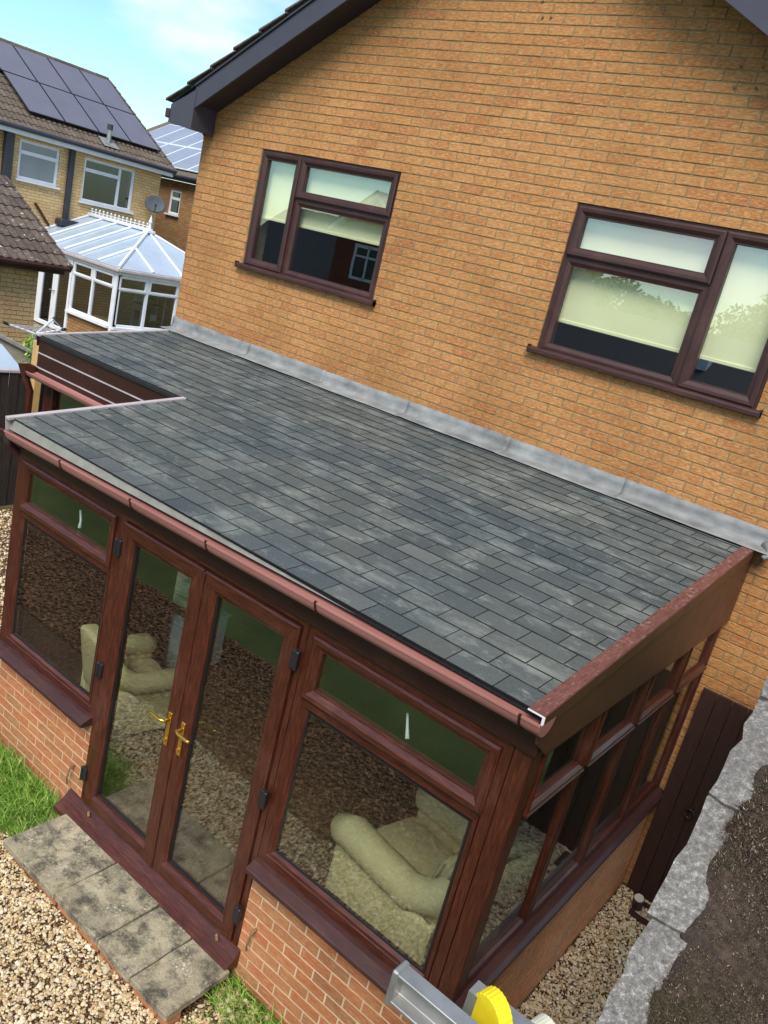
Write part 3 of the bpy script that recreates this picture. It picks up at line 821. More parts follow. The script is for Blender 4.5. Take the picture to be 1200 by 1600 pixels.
# --- front elevation
T = front_T(YF)
RX, RZ, RY = M['rose_x'], M['rose_z'], M['rose_y']
def fixed_and_fan(u0, u1, label):
    f_ = MB(T); f_.ring(u0, u1, .862, 2.352, P_FRAME)
    f_.box(u0 + .06, u1 - .06, 1.905, 1.962, -.06, -.004, 0)
    wo_ = f_.obj('window', [RX, RZ], cons); tag(wo_, label)
    s_ = MB(T); s_.ring(u0 + .048, u1 - .048, 1.945, 2.305, P_SASH); s_.obj('sash', [RX, RZ], wo_)
    s_ = MB(T); s_.ring(u0 + .060, u1 - .060, .920, 1.907, P_BEAD); s_.obj('glazing_bead', [RX, RZ], wo_)
    s_ = MB(T); s_.ring(u0 + .096, u1 - .096, .956, 1.871, [(0, -.03), (0, -.018), (.010, -.018), (.010, -.03)]); s_.obj('gasket', [M['black_metal'], M['black_metal']], wo_)
    pane(T, u0 + .092, u1 - .092, .952, 1.875, -.022, wo_, M['glass'])
    pane(T, u0 + .114, u1 - .114, 2.011, 2.239, -.012, wo_, M['glass'])
    uc = (u0 + u1) / 2 + .04
    h_ = MB(T); h_.tube([(uc + .02, 2.02, -.075), (uc - .01, 2.06, -.10), (uc - .03, 2.13, -.10)], [.012, .008, .006], 8); h_.obj('stay_handle', M['white_plastic'], wo_, smooth=True)
    si = MB(); si.prism([(YF + .04, .868), (YF - .03, .858), (YF - .085, .834), (YF - .092, .826), (YF - .092, .802), (YF - .06, .796), (YF + .04, .796)], u0 - .0, u1 + .0, lambda p, q, s: (s, p, q))
    so_ = si.obj('sill', M['dark_x'], wo_, bevel=.003)
    return wo_
fixed_and_fan(2.262, 3.462, 'rosewood window with fanlight beside the grass clump')
fixed_and_fan(5.092, 6.335, 'rosewood window with fanlight in front of the armchair')
m_ = MB(); m_.box(6.337, XS, YF + .002, YF + .105, .80, 2.352); m_.obj('corner_post', M['rose_z'], cons, bevel=.004)
m_ = MB(); m_.box(2.22, 2.260, YF + .004, YF + .09, .80, 2.352); m_.obj('corner_post', M['rose_z'], cons, bevel=.004)
for ux in (3.464, 5.050):
    pass
# door frame and leaves
df = MB(T)
df.ring(3.464, 5.090, .150, 2.352, [(0, -.06), (0, .004), (.036, .004), (.050, -.008), (.050, -.06)])
dfo = df.obj('door_frame', [RX, RZ], cons)
si = MB(); si.prism([(YF + .05, .215), (YF - .004, .205), (YF - .05, .150), (YF - .115, .118), (YF - .120, .108), (YF - .120, .082), (YF - .09, .078), (YF + .05, .078)], 3.33, 5.125, lambda p, q, s: (s, p, q))
si.obj('threshold', M['rose_x'], dfo, bevel=.003)
for vx in (3.60, 4.94):
    k = MB(); k.tube([(vx, YF - .03, .192), (vx + .03, YF - .045, .178)], .009, 6); k.obj('drain_cap', M['rust'], dfo)
leaf = [(3.510, 4.274), (4.284, 5.044)]
for i, (u0, u1) in enumerate(leaf):
    d_ = MB(T); d_.ring(u0, u1, .215, 2.305, P_DOOR)
    do = d_.obj('door', [RX, RZ], cons)
    tag(do, 'rosewood door leaf hinged next to the %s window' % ('grass clump' if i == 0 else 'armchair'))
    pane(T, u0 + .106, u1 - .106, .321, 2.199, -.016, do, M['glass'])
    s_ = MB(T); s_.ring(u0 + .108, u1 - .108, .323, 2.197, [(0, -.03), (0, -.008), (.008, -.008), (.008, -.03)]); s_.obj('gasket', [M['black_metal'], M['black_metal']], do)
    hx = u0 - .012 if i == 0 else u1 + .012
    for hz in (2.13, 1.25, .44):
        h_ = MB(T); h_.box(hx - .022, hx + .026, hz - .052, hz + .052, .010, .042); h_.tube([(hx + (.024 if i == 1 else -.018), hz - .055, .04), (hx + (.024 if i == 1 else -.018), hz + .055, .04)], .011, 8)
        h_.obj('hinge', M['black_metal'], do, bevel=.003)
    # lever handle and back plate
    lx = u1 - .058 if i == 0 else u0 + .058
    k = MB(T); k.box(lx - .016, lx + .016, 1.10, 1.33, .022, .032); k.obj('handle_plate', M['gold'], do, bevel=.003)
    sgn = -1 if i == 0 else 1
    k = MB(T); k.tube([(lx, 1.285, .030), (lx, 1.285, .075), (lx + sgn * .03, 1.284, .085), (lx + sgn * .11, 1.282, .083), (lx + sgn * .125, 1.282, .080)], [.012, .011, .0105, .010, .008], 10)
    k.obj('lever_handle', M['gold'], do, smooth=True)
    k = MB(T); k.tube([(lx, 1.14, .030), (lx, 1.14, .040)], .013, 10); k.obj('lock_cylinder', M['gold'], do)
k = MB(T); k.box(4.262, 4.296, .22, 2.30, .0245, .032); k.obj('meeting_stile', [RZ], dfo, bevel=.003)

# --- dwarf walls with single bricks
for (u0, u1, off, top) in ((2.262, 3.462, 2.512 - 2.262, .796), (5.092, XS, 5.308 - 5.092, .796)):
    m_ = MB(); m_.box(u0, u1, YF + .003, YF + .10, -.05, top); dw = m_.obj('dwarf_wall', M['mortar_light'], cons)
    zz = .796 - 11 * .0752
    bs = brick_grid(u0, u1, zz, top, .225, .0752, .010, off + (.1125 if True else 0))
    lay_bricks(dw, bs, front_T(YF), M['brick_dwarf'], 300)
m_ = MB(); m_.box(XS - .10, XS - .004, YF + .11, -.004, -.05, .86); dw = m_.obj('dwarf_wall', M['mortar'], cons)
lay_bricks(dw, brick_grid(YF + .002, -.006, .86 - 12 * .0752, .855, .225, .0752, .010, .1), side_T(XS), M['brick_dwarf'], 300)
# hooks on the brickwork
for hx, hz in ((3.34, .40), (5.20, .42)):
    k = MB(); k.tube([(hx, YF, hz), (hx, YF - .03, hz), (hx, YF - .035, hz - .02)], .010, 8); k.tube([(hx, YF - .034, hz - .005), (hx - .01, YF - .045, hz - .10), (hx - .015, YF - .03, hz - .15)], .006, 6)
    k.obj('door_hook', M['rust'], cons)

# --- right-hand elevation
TS = side_T(XS)
bays = [-2.868, -2.18, -1.455, -.745, -.03]
for i in range(4):
    u0, u1 = bays[i], bays[i + 1]
    f_ = MB(TS); f_.ring(u0, u1, .93, 2.352, [(0, -.06), (0, -.012), (.030, -.012), (.038, -.022), (.038, -.06)])
    f_.box(u0 + .036, u1 - .036, 1.93, 1.985, -.06, -.016, 0)
    lab = ['end-wall window against the corner post', 'end-wall window second from the corner post', 'end-wall window third from the corner post', 'end-wall window against the house wall'][i]
    wo_ = f_.obj('window', [RY, RZ], cons); tag(wo_, lab)
    s_ = MB(TS); s_.ring(u0 + .026, u1 - .026, 1.968, 2.33, [(0, -.05), (0, .004), (.010, .010), (.026, .008), (.046, -.008), (.050, -.008), (.050, -.05)]); s_.obj('sash', [RY, RZ], wo_)
    s_ = MB(TS); s_.prism([(1.958, -.02), (1.962, .012), (1.972, .016), (1.986, .006), (1.990, -.02)], u0 + .03, u1 - .03, lambda p, q, s: (s, p, q)); s_.obj('drip_bar', M['dark_y'], wo_)
    s_ = MB(TS); s_.ring(u0 + .036, u1 - .036, .962, 1.932, [(0, -.05), (0, -.012), (.014, -.016), (.026, -.03), (.026, -.05)]); s_.obj('glazing_bead', [RY, RZ], wo_)
    pane(TS, u0 + .055, u1 - .055, .98, 1.915, -.034, wo_, M['glass'])
    pane(TS, u0 + .072, u1 - .072, 2.012, 2.288, -.022, wo_, M['glass'])
si = MB(); si.prism([(XS - .06, .93), (XS + .03, .918), (XS + .055, .895), (XS + .055, .868), (XS - .06, .862)], YF + .0, -.01, lambda p, q, s: (p, s, q))
si.obj('sill', M['dark_y'], cons, bevel=.003)
m_ = MB(); m_.box(XS - .06, XS - .004, -.028, -.004, .93, 2.352); m_.obj('wall_post', M['dark_z'], cons)
m_ = MB(); m_.box(XS - .105, XS - .062, YF + .11, -.03, 2.30, 2.52); m_.obj('ring_beam', M['dark_y'], cons)

# --- the step back on the left: clad fascia, gutter, window
for z0, z1 in ((2.335, 2.445), (2.452, 2.585), (2.592, 2.735)):
    m_ = MB(); m_.box(.10, 2.252, -1.635, -1.612, z0, z1); m_.obj('cladding_board', M['fascia'], cons)
m_ = MB(); m_.box(.10, 2.252, -1.620, -1.606, 2.33, 2.74); m_.obj('cladding_backing', M['fascia'], cons)
for z in (2.4485, 2.5885):
    m_ = MB(); m_.box(.10, 2.252, -1.641, -1.630, z - .006, z + .006); m_.obj('cladding_joint', M['trim_white'], cons)
gt2 = gutter(.02, 2.25, -1.637, 2.40, .055, .01)
f_ = MB(front_T(YN)); f_.ring(.20, 1.24, .86, 2.33, P_FRAME); f_.ring(1.242, 2.25, .86, 2.33, P_FRAME)
f_.box(.26, 1.18, 1.88, 1.94, -.06, -.004, 0); f_.box(1.30, 2.19, 1.88, 1.94, -.06, -.004, 0)
wo_ = f_.obj('window', [RX, RZ], cons)
for a, b in ((.25, 1.19), (1.29, 2.2)):
    pane(front_T(YN), a, b, .91, 1.89, -.03, wo_, M['glass']); pane(front_T(YN), a, b, 1.93, 2.28, -.031, wo_, M['glass'])
m_ = MB(); m_.box(.12, .198, YN + .002, YN + .09, .0, 2.33); m_.obj('corner_post', M['rose_z'], cons, bevel=.004)
m_ = MB(); m_.box(.2, 2.25, YN + .01, YN + .10, 0, .858); m_.obj('dwarf_wall', M['brick_dwarf'], cons)
m_ = MB(); m_.box(2.262, 2.34, YF + .11, YN + .1, 0, 2.50); m_.obj('return_wall', M['dark_z'], cons)
m_ = MB(); m_.box(.13, .20, YN + .1, -.004, 0, 2.70); m_.obj('end_wall', M['dark_z'], cons)
m_ = MB(); m_.tube([(.06, -1.70, 2.36), (.06, -1.70, 2.30), (.07, -1.66, 2.2), (.07, -1.66, .05)], .036, 10); dp = m_.obj('downpipe', M['rose_z'], cons, smooth=True)
m_ = MB(); m_.add([(.0, -1.77, 2.45), (.13, -1.77, 2.45), (.13, -1.64, 2.45), (.0, -1.64, 2.45), (.03, -1.74, 2.33), (.10, -1.74, 2.33), (.10, -1.66, 2.33), (.03, -1.66, 2.33)],
                  [(0, 1, 5, 4), (1, 2, 6, 5), (2, 3, 7, 6), (3, 0, 4, 7), (4, 5, 6, 7)]); m_.obj('hopper', M['rose_z'], cons)
# --- inside: floor, back wall, ceiling
m_ = MB(); m_.box(2.345, XS - .11, YF + .11, -.02, .0, .16); m_.box(.205, 2.3445, YN + .105, -.02, .0, .16); m_.obj('carpet_floor', M['carpet'], cons)
m_ = MB(); m_.box(.205, XS - .11, -.018, .004, .162, 2.50); m_.obj('back_wall', M['inner_dim'], cons)
m_ = MB(); m_.box(2.345, XS - .107, YF + .10, -.02, 2.505, 2.53); m_.box(.205, 2.3445, YN + .105, -.02, 2.505, 2.53); m_.obj('ceiling', M['ceiling'], cons)
m_ = MB(); m_.box(2.262, XS - .11, -2.965, -2.875, 2.353, 2.50); m_.obj('head_beam', M['dark_x'], cons)

# ================================================================ things inside the conservatory
def rbox(x0, x1, y0, y1, z0, z1, r, name, mat, parent, T=None, seg=4, fn=None):
    m_ = MB(); m_.box(x0, x1, y0, y1, z0, z1)
    me = m_.mesh(name, mat)
    bm = bmesh.new(); bm.from_mesh(me)
    bmesh.ops.subdivide_edges(bm, edges=bm.edges[:], cuts=3, use_grid_fill=True)
    ed = [e for e in bm.edges if len(e.link_faces) == 2 and e.calc_face_angle(0) > .8]
    bmesh.ops.bevel(bm, geom=ed, offset=r, segments=seg, affect='EDGES', profile=.5, clamp_overlap=True)
    for v in bm.verts:
        p = v.co
        if fn: p = Vector(fn(p.x, p.y, p.z))
        if T: p = Vector(T(p.x, p.y, p.z))
        v.co = p
    bmesh.ops.recalc_face_normals(bm, faces=bm.faces)
    bm.to_mesh(me); bm.free(); me.polygons.foreach_set('use_smooth', [True] * len(me.polygons)); me.update()
    return put(name, me, parent)

def armchair(cx, cy, rot, label, k=1.0, dk=1.0):
    a = empty('armchair', label=label, cat='armchair', group='cream armchairs in the conservatory')
    c, s = math.cos(rot), math.sin(rot)
    T = lambda x, y, z: (cx + (x * dk * c - y * s) * k, cy + (x * dk * s + y * c) * k, .161 + z * k)
    puff = lambda amp, z0: (lambda x, y, z: (x, y, z + (amp * max(0, 1 - (y / .30) ** 2) * max(0, 1 - ((x - .12) / .36) ** 2) if z > z0 else 0)))
    rbox(-.42, .42, -.40, .40, .03, .30, .05, 'base', M['fabric'], a, T)
    rbox(-.28, .46, -.285, .285, .29, .47, .07, 'seat_cushion', M['fabric'], a, T, fn=puff(.05, .4))
    lean = lambda x, y, z: (x - .22 * max(0, z - .3), y * (1 - .12 * max(0, z - .7)), z - .10 * (y / .4) ** 2 * max(0, z - .5))
    rbox(-.46, -.22, -.36, .36, .28, .98, .09, 'backrest', M['fabric'], a, T, fn=lean)
    rbox(-.26, -.14, -.27, .27, .44, .88, .055, 'back_cushion', M['fabric'], a, T, fn=lean)
    for sy in (-1, 1):
        rbox(-.44, .45, *sorted((sy * .29, sy * .43)), .05, .56, .05, 'arm_panel', M['fabric'], a, T)
        m_ = MB(T); m_.tube([(.47, sy * .375, .50), (.45, sy * .375, .56), (.36, sy * .375, .60), (.1, sy * .375, .60), (-.2, sy * .37, .61), (-.38, sy * .34, .70), (-.46, sy * .28, .84)], [.06, .105, .115, .112, .11, .11, .08], 14)
        m_.obj('arm_roll', M['fabric'], a, smooth=True)
    for sx in (-.36, .38):
        for sy in (-.34, .34):
            m_ = MB(T); m_.tube([(sx, sy, 0), (sx, sy, .05)], .025, 8); m_.obj('foot', M['wood_dark'], a)
    return a
armchair(5.66, -1.95, math.radians(168), 'plump cream armchair behind the corner window with its back to the end wall')
armchair(2.72, -2.08, math.radians(78), 'cream armchair turned away behind the window by the grass clump', .80, .8)
cab = empty('cabinet', label='pale blue white low cabinet seen behind the door leaf with the throw on it', cat='cabinet')
CX, CY = 1.86, -1.36
m_ = MB(); m_.box(CX, CX + .63, CY, CY + .5, .20, .70); m_.obj('body', M['blue_white'], cab, bevel=.01)
m_ = MB(); m_.box(CX - .02, CX + .65, CY - .02, CY + .52, .702, .725); m_.obj('top', M['blue_white'], cab, bevel=.006)
for xx in (CX + .02, CX + .32):
    m_ = MB(); m_.box(xx, xx + .285, CY - .018, CY - .002, .23, .69); m_.obj('cabinet_door', M['blue_white'], cab, bevel=.004)
for xx in (CX + .04, CX + .55):
    for yy in (CY + .04, CY + .42):
        m_ = MB(); m_.box(xx, xx + .04, yy, yy + .04, .161, .2); m_.obj('leg', M['wood_dark'], cab)
cu = empty('cushion', label='flat green cushion lying on the pale cabinet', cat='cushion')
rbox(CX + .10, CX + .56, CY + .04, CY + .44, .726, .80, .03, 'cushion_cover', M['green_cloth'], cu)
th = empty('folded_throw', label='beige throw folded in a pile on the green cushion', cat='blanket')
for i in range(4):
    w_ = .17 - .018 * i; z0 = .802 + i * .055
    f_ = (lambda ph: (lambda x, y, z: (x + .012 * math.sin(y * 14 + ph), y + .015 * math.sin(x * 11 + ph), z + .018 * math.sin(x * 9 + y * 7 + ph))))(i * 1.9)
    rbox(CX + .30 - w_ - .02, CX + .30 + w_, CY + .24 - w_ * .9, CY + .24 + w_, z0, z0 + .060, .028, 'fold', M['throw'], th, fn=f_)

# ================================================================ step slabs, gravel, grass
for (x0, x1, lab) in ((3.452, 4.044, 'widest concrete step slab next to the grass clump'), (4.052, 4.496, 'step slab under the meeting of the doors'), (4.503, 4.816, 'narrow white spotted step slab'), (4.823, 5.150, 'black stained end step slab over the short grass')):
    s_ = empty('step_slab', label=lab, cat='slab', group='paving slabs below the doors')
    m_ = MB(); r = random.Random(int(x0 * 100)); j = lambda: r.uniform(-.006, .006)
    n = 7; top = []
    P = [(x0 + .003 + j(), -3.522 + j()), (x1 - .003 + j(), -3.522 + j()), (x1 - .003 + j(), -3.06), (x0 + .003 + j(), -3.06)]
    poly = []
    for a in range(4):
        p, q = P[a], P[(a + 1) % 4]
        for t in range(n):
            f = t / n; e = .0035 if 0 < t else 0
            poly.append((p[0] + (q[0] - p[0]) * f + r.uniform(-e, e), p[1] + (q[1] - p[1]) * f + r.uniform(-e, e)))
    m_.prism(poly, .075, (.122 + r.uniform(-.005, .004)), lambda p, q, s: (p, q, s)); m_.obj('slab', M['slab'], s_, bevel=.005)
    k = x0 + .01
    while k < x1 - .05:
        e = min(k + .215, x1 - .008); m_ = MB(); m_.box(k, e, -3.495 + random.uniform(-.004, .004), -3.40, .0, .073); m_.obj('brick', M['brick_dwarf'], s_, bevel=.004); k += .225

def ico():
    bm = bmesh.new(); bmesh.ops.create_icosphere(bm, subdivisions=1, radius=1)
    v = np.array([x.co[:] for x in bm.verts]); f = np.array([[q.index for q in x.verts] for x in bm.faces]); bm.free(); return v, f
IV, IF = ico()
def pebbles(name, rects, n, size, label, mat, avoid=None, layers=1):
    P = []
    area = sum((r[1] - r[0]) * (r[3] - r[2]) for r in rects)
    for r in rects:
        k = int(n * (r[1] - r[0]) * (r[3] - r[2]) / area)
        P.append(np.stack([rng.uniform(r[0], r[1], k), rng.uniform(r[2], r[3], k)], 1))
    P = np.concatenate(P)
    if avoid is not None: P = P[~avoid(P[:, 0], P[:, 1])]
    k = len(P)
    sc_ = rng.lognormal(0, .32, (k, 1)) * size * np.stack([rng.uniform(.75, 1.3, k), rng.uniform(.6, 1.0, k), rng.uniform(.4, .75, k)], 1)
    a = rng.uniform(0, 2 * np.pi, k); b = rng.normal(0, .35, k)
    V = IV[None] * (1 + rng.uniform(-.22, .22, (k, len(IV), 1))) * sc_[:, None]
    cb, sb = np.cos(b)[:, None], np.sin(b)[:, None]
    y = V[..., 1] * cb - V[..., 2] * sb; z = V[..., 1] * sb + V[..., 2] * cb
    ca, sa = np.cos(a)[:, None], np.sin(a)[:, None]
    X = V[..., 0] * ca - y * sa + P[:, :1]; Y = V[..., 0] * sa + y * ca + P[:, 1:2]
    Z = z + (sc_[:, 2] * .5 + rng.uniform(0, .012, k) * layers)[:, None] + .006
    VV = np.stack([X, Y, Z], -1).reshape(-1, 3); FF = (IF[None] + (np.arange(k) * len(IV))[:, None, None]).reshape(-1, 3)
    o = put(name, big_mesh(name, VV, FF, mat, smooth=False)); tag(o, label, 'gravel', kind='stuff')
    return o
slab_zone = lambda x, y: ((x > 3.45) & (x < 5.15) & (y > -3.50))
pebbles('gravel', [(2.3, 6.3, -4.24, -3.03)], 27000, .0092, 'pale tan gravel in front of the step slabs', M['pebble'], slab_zone)
pebbles('gravel', [(6.44, 7.25, -3.4, -.04)], 20000, .0085, 'small tan gravel along the shaded side passage', M['pebble'])
pebbles('bark_mulch', [(-1.6, 6.38, -5.74, -4.22)], 26000, .013, 'brown bark mulch bed that the lower panes mirror', M['mulch'])
pebbles('gravel', [(-2.1, 2.18, -3.5, -1.68), (-2.1, .06, -1.68, .3)], 11000, .013, 'tan gravel between dark fence and stepped back wall', M['pebble'])

def grass(name, zones, label):
    V = []; F = []
    for (x0, x1, y0, y1, n, h0, h1, flow) in zones:
        for _ in range(n):
            x = random.uniform(x0, x1); y = random.uniform(y0, y1)
            h = random.uniform(h0, h1); a = random.uniform(0, 6.283); w_ = random.uniform(.0028, .0060)
            lx = math.cos(a) * h * random.uniform(.15, .75) + flow[0] * h; ly = math.sin(a) * h * random.uniform(.15, .75) + flow[1] * h
            px, py = -math.sin(a) * w_, math.cos(a) * w_
            b = len(V)
            for t in (0, .35, .7, 1.0):
                cx = x + lx * t * t; cy = min(y + ly * t * t, -2.99); cz = h * (t - .35 * t * t * random.uniform(.4, 1.3)); q = 1 - t * .95
                V += [(cx + px * q, cy + py * q, cz), (cx - px * q, cy - py * q, cz)]
            F += [(b + 2 * i, b + 2 * i + 1, b + 2 * i + 3, b + 2 * i + 2) for i in range(3)]
    o = put(name, big_mesh(name, np.array(V), np.array(F), M['grass'])); return tag(o, label, 'grass', kind='stuff')
grass('grass', [(2.15, 3.30, -3.45, -3.0, 5200, .09, .24, (.1, -.25)), (3.15, 3.44, -3.42, -3.02, 1000, .07, .16, (-.1, -.2)), (2.2, 3.2, -3.62, -3.4, 500, .06, .14, (.1, -.2))], 'lush green grass clump at the foot of the brick wall')
grass('grass', [(5.14, 5.75, -3.22, -3.0, 800, .05, .15, (-.1, -.35)), (5.16, 5.6, -3.45, -3.2, 160, .04, .10, (0, -.2))], 'short green grass beside the end of the step')

# ================================================================ gate, drain, right-hand garage
gate = empty('wooden_gate', label='dark brown boarded gate standing in the side passage', cat='gate')
x = 6.474
for i in range(7):
    b = x + .105
    m_ = MB(); m_.box(x, b, -.058, -.036, .03, 1.83 + .002 * (i % 2)); m_.obj('board', M['wood_gate'], gate, bevel=.003); x = b + .004
for z in (.25, .95, 1.62):
    m_ = MB(); m_.box(6.50, 7.24, -.034, -.012, z - .05, z + .05); m_.obj('ledge', M['wood_gate'], gate)
m_ = MB(); m_.tube([(6.70 + .035 * math.cos(t), -.075, .88 + .035 * math.sin(t)) for t in np.linspace(0, 2 * math.pi, 14)], .006, 6, cap=False); m_.box(6.675, 6.725, -.068, -.059, .90, .935)
m_.obj('ring_latch', M['black_metal'], gate)
dr = empty('drain_gully', label='brown drain gully with round pipe end at the foot of the gate', cat='drain')
m_ = MB(); m_.ring(6.60, 6.83, -.33, -.12, [(0, 0), (0, .05), (.03, .05), (.03, 0)]); m_.obj('grate_frame', [M['dark_x'], M['dark_x']], dr)
m_ = MB(); m_.tube([(6.62, -.20, .02), (6.62, -.24, .13)], .042, 14); m_.obj('pipe', M['dark_z'], dr)
m_ = MB(); m_.tube([(6.62, -.24, .131), (6.62, -.2415, .135)], .036, 14); m_.obj('pipe_cap', M['ply'], dr)

gar = empty('garage_building', label='garage with mossy tiled roof edge overhanging the side passage', cat='garage')
V0 = np.array([7.27, -4.5466, 2.7991]); VD = np.array([-.0415, 1, .6445]); VL = np.linalg.norm(VD); VD = VD / VL
AC = np.array([1.0, .0415, 0.0]); AC /= np.linalg.norm(AC); VN = np.cross(AC, VD)
def gr(a, s, n): return tuple(V0 + AC * a + VD * s + VN * n)       # a across from the verge, s up the slope
GA = .345
m_ = MB()
vs = [gr(a, s, n) for a in (.03, 3.2) for s in (-.62, 2.25) for n in (-.10, -.035)]
m_.add(vs, [(0, 1, 3, 2), (4, 6, 7, 5), (0, 4, 5, 1), (2, 3, 7, 6), (0, 2, 6, 4), (1, 5, 7, 3)]); m_.obj('roof_slope', M['tile'], gar)
for c_ in range(-2, 7):
    s0 = -.075 + c_ * GA
    for k in range(8):
        a0 = k * .335 + (.0 if k == 0 else 0); a1 = a0 + .331
        nx, ns = 10, 8; vs = []; fs = []
        r = random.Random(c_ * 31 + k)
        for i in range(nx + 1):
            for q in range(ns + 1):
                a = a0 + (a1 - a0) * i / nx; s = s0 + (GA + .05) * q / ns
                n = .012 - .020 * (q / ns) + .0035 * math.sin(a * 19) + r.uniform(-.002, .002)
                ed = 0
                if i == 0 and k == 0: a += r.uniform(-.010, .006); n -= .004
                if q == 0: s += r.uniform(-.006, .006); n -= .003
                vs.append(gr(a, s, n))
        m1 = ns + 1
        for i in range(nx):
            for q in range(ns): fs.append((i * m1 + q, (i + 1) * m1 + q, (i + 1) * m1 + q + 1, i * m1 + q + 1))
        b = len(vs)
        low = [i * m1 for i in range(nx + 1)]; lef = list(range(m1))
        for i in low: vs.append(tuple(np.array(vs[i]) - VN * .026))
        for i in range(nx): fs.append((low[i], b + i, b + i + 1, low[i + 1]))
        b2 = len(vs)
        for i in lef: vs.append(tuple(np.array(vs[i]) - VN * .03 + AC * .006))
        for i in range(ns): fs.append((lef[i], lef[i + 1], b2 + i + 1, b2 + i))
        t_ = MB(); t_.add(vs, fs); t_.obj('roof_tile', M['verge'], gar, smooth=False)
# mortar under the verge
m_ = MB(); vs = []; fs = []
for i in range(60):
    s = -.62 + i * .05
    r = random.Random(i)
    vs += [gr(.004 + r.uniform(-.004, .008), s, -.012), gr(.012 + r.uniform(-.008, .01), s, -.075), gr(.1, s, -.075), gr(.1, s, -.012)]
for i in range(59):
    o = i * 4
    for a in range(4): fs.append((o + a, o + (a + 1) % 4, o + 4 + (a + 1) % 4, o + 4 + a))
m_.add(vs, fs); m_.obj('verge_mortar', M['verge'], gar)
m_ = MB(); m_.box(7.37, 10.4, -4.9, -4.7, 0, 2.45); m_.box(7.37, 7.6, -4.7, -2.2, 0, 2.6); m_.obj('wall', M['brick'], gar)
# moss: cushions of short dark fronds, thicker away from the bare verge strip
def moss_edge(s):
    return .066 + .010 * math.sin(s * 7.0 + .6) + .008 * math.sin(s * 17 + 2) + .008 * math.sin(s * 41)
def bare(a, s):
    return ((a - .62) / .16) ** 2 + ((s - .02) / .10) ** 2 < 1 + .25 * math.sin(a * 40) * math.sin(s * 37)
V = []; F = []
def hump(a, s): return .018 + .004 * math.sin(a * 110 + s * 40) * math.sin(s * 120) + .012 * math.sin(a * 23 + 1) * math.sin(s * 19) + .008 * math.sin(a * 51) * math.sin(s * 47 + 2)
gx, gs = 90, 150
bedV = []; bedF = []; keep = {}
for i in range(gx):
    for q in range(gs):
        a = .02 + i * .0105; s = -.45 + q * .012
        e = moss_edge(s)
        h = hump(a, s) * min(1, max(0, (a - e) / .035)) if a > e and not bare(a, s) else -.03
        k_ = ((s + .075) % GA) / (GA + .05)
        bedV.append(gr(a, s, .010 - .020 * k_ + h))
for i in range(gx - 1):
    for q in range(gs - 1): bedF.append((i * gs + q, (i + 1) * gs + q, (i + 1) * gs + q + 1, i * gs + q + 1))
bo = put('moss_bed', big_mesh('moss_bed', np.array(bedV), np.array(bedF), M['moss_bed'], smooth=True), gar); bo['kind'] = 'stuff'
NM = 620000
A = rng.uniform(.02, .96, NM); S = rng.uniform(-.45, 1.33, NM)
edge = .066 + .010 * np.sin(S * 7.0 + .6) + .008 * np.sin(S * 17 + 2) + .008 * np.sin(S * 41)
ok = (A > edge + rng.normal(0, .012, NM)) & ~(((A - .62) / .16) ** 2 + ((S - .02) / .10) ** 2 < 1 + .25 * np.sin(A * 40) * np.sin(S * 37))
ok &= ~((np.sin(A * 31 + 1) * np.sin(S * 27) + .5 * np.sin(A * 67) * np.sin(S * 61) > .75) & (rng.uniform(0, 1, NM) < .6))
A, S, edge = A[ok], S[ok], edge[ok]; NM = len(A)
hp = .020 + .012 * np.sin(A * 23 + 1) * np.sin(S * 19) + .008 * np.sin(A * 51) * np.sin(S * 47 + 2) + .004 * np.sin(A * 110 + S * 40) * np.sin(S * 120)
n0 = .006 - .020 * (((S + .075) % GA) / (GA + .05)) + np.maximum(0, hp * np.minimum(1, (A - edge) / .035))
L = rng.uniform(.003, .0085, NM) * (1 + .5 * np.sin(A * 14) * np.sin(S * 12 + 1)); t = rng.uniform(0, 6.28, NM); l = rng.uniform(.2, 1.2, NM) * L; ww = rng.uniform(.0007, .0018, NM)
def grv(a, s, n): return V0 + AC * a[:, None] + VD * s[:, None] + VN * n[:, None]
V = np.stack([grv(A - ww * np.sin(t), S + ww * np.cos(t), n0), grv(A + ww * np.sin(t), S - ww * np.cos(t), n0), grv(A + l * np.cos(t), S + l * np.sin(t), n0 + L)], 1).reshape(-1, 3)
F = np.arange(3 * NM).reshape(-1, 3)
mo = put('moss', big_mesh('moss', V, F, M['moss']), gar); mo['kind'] = 'stuff'

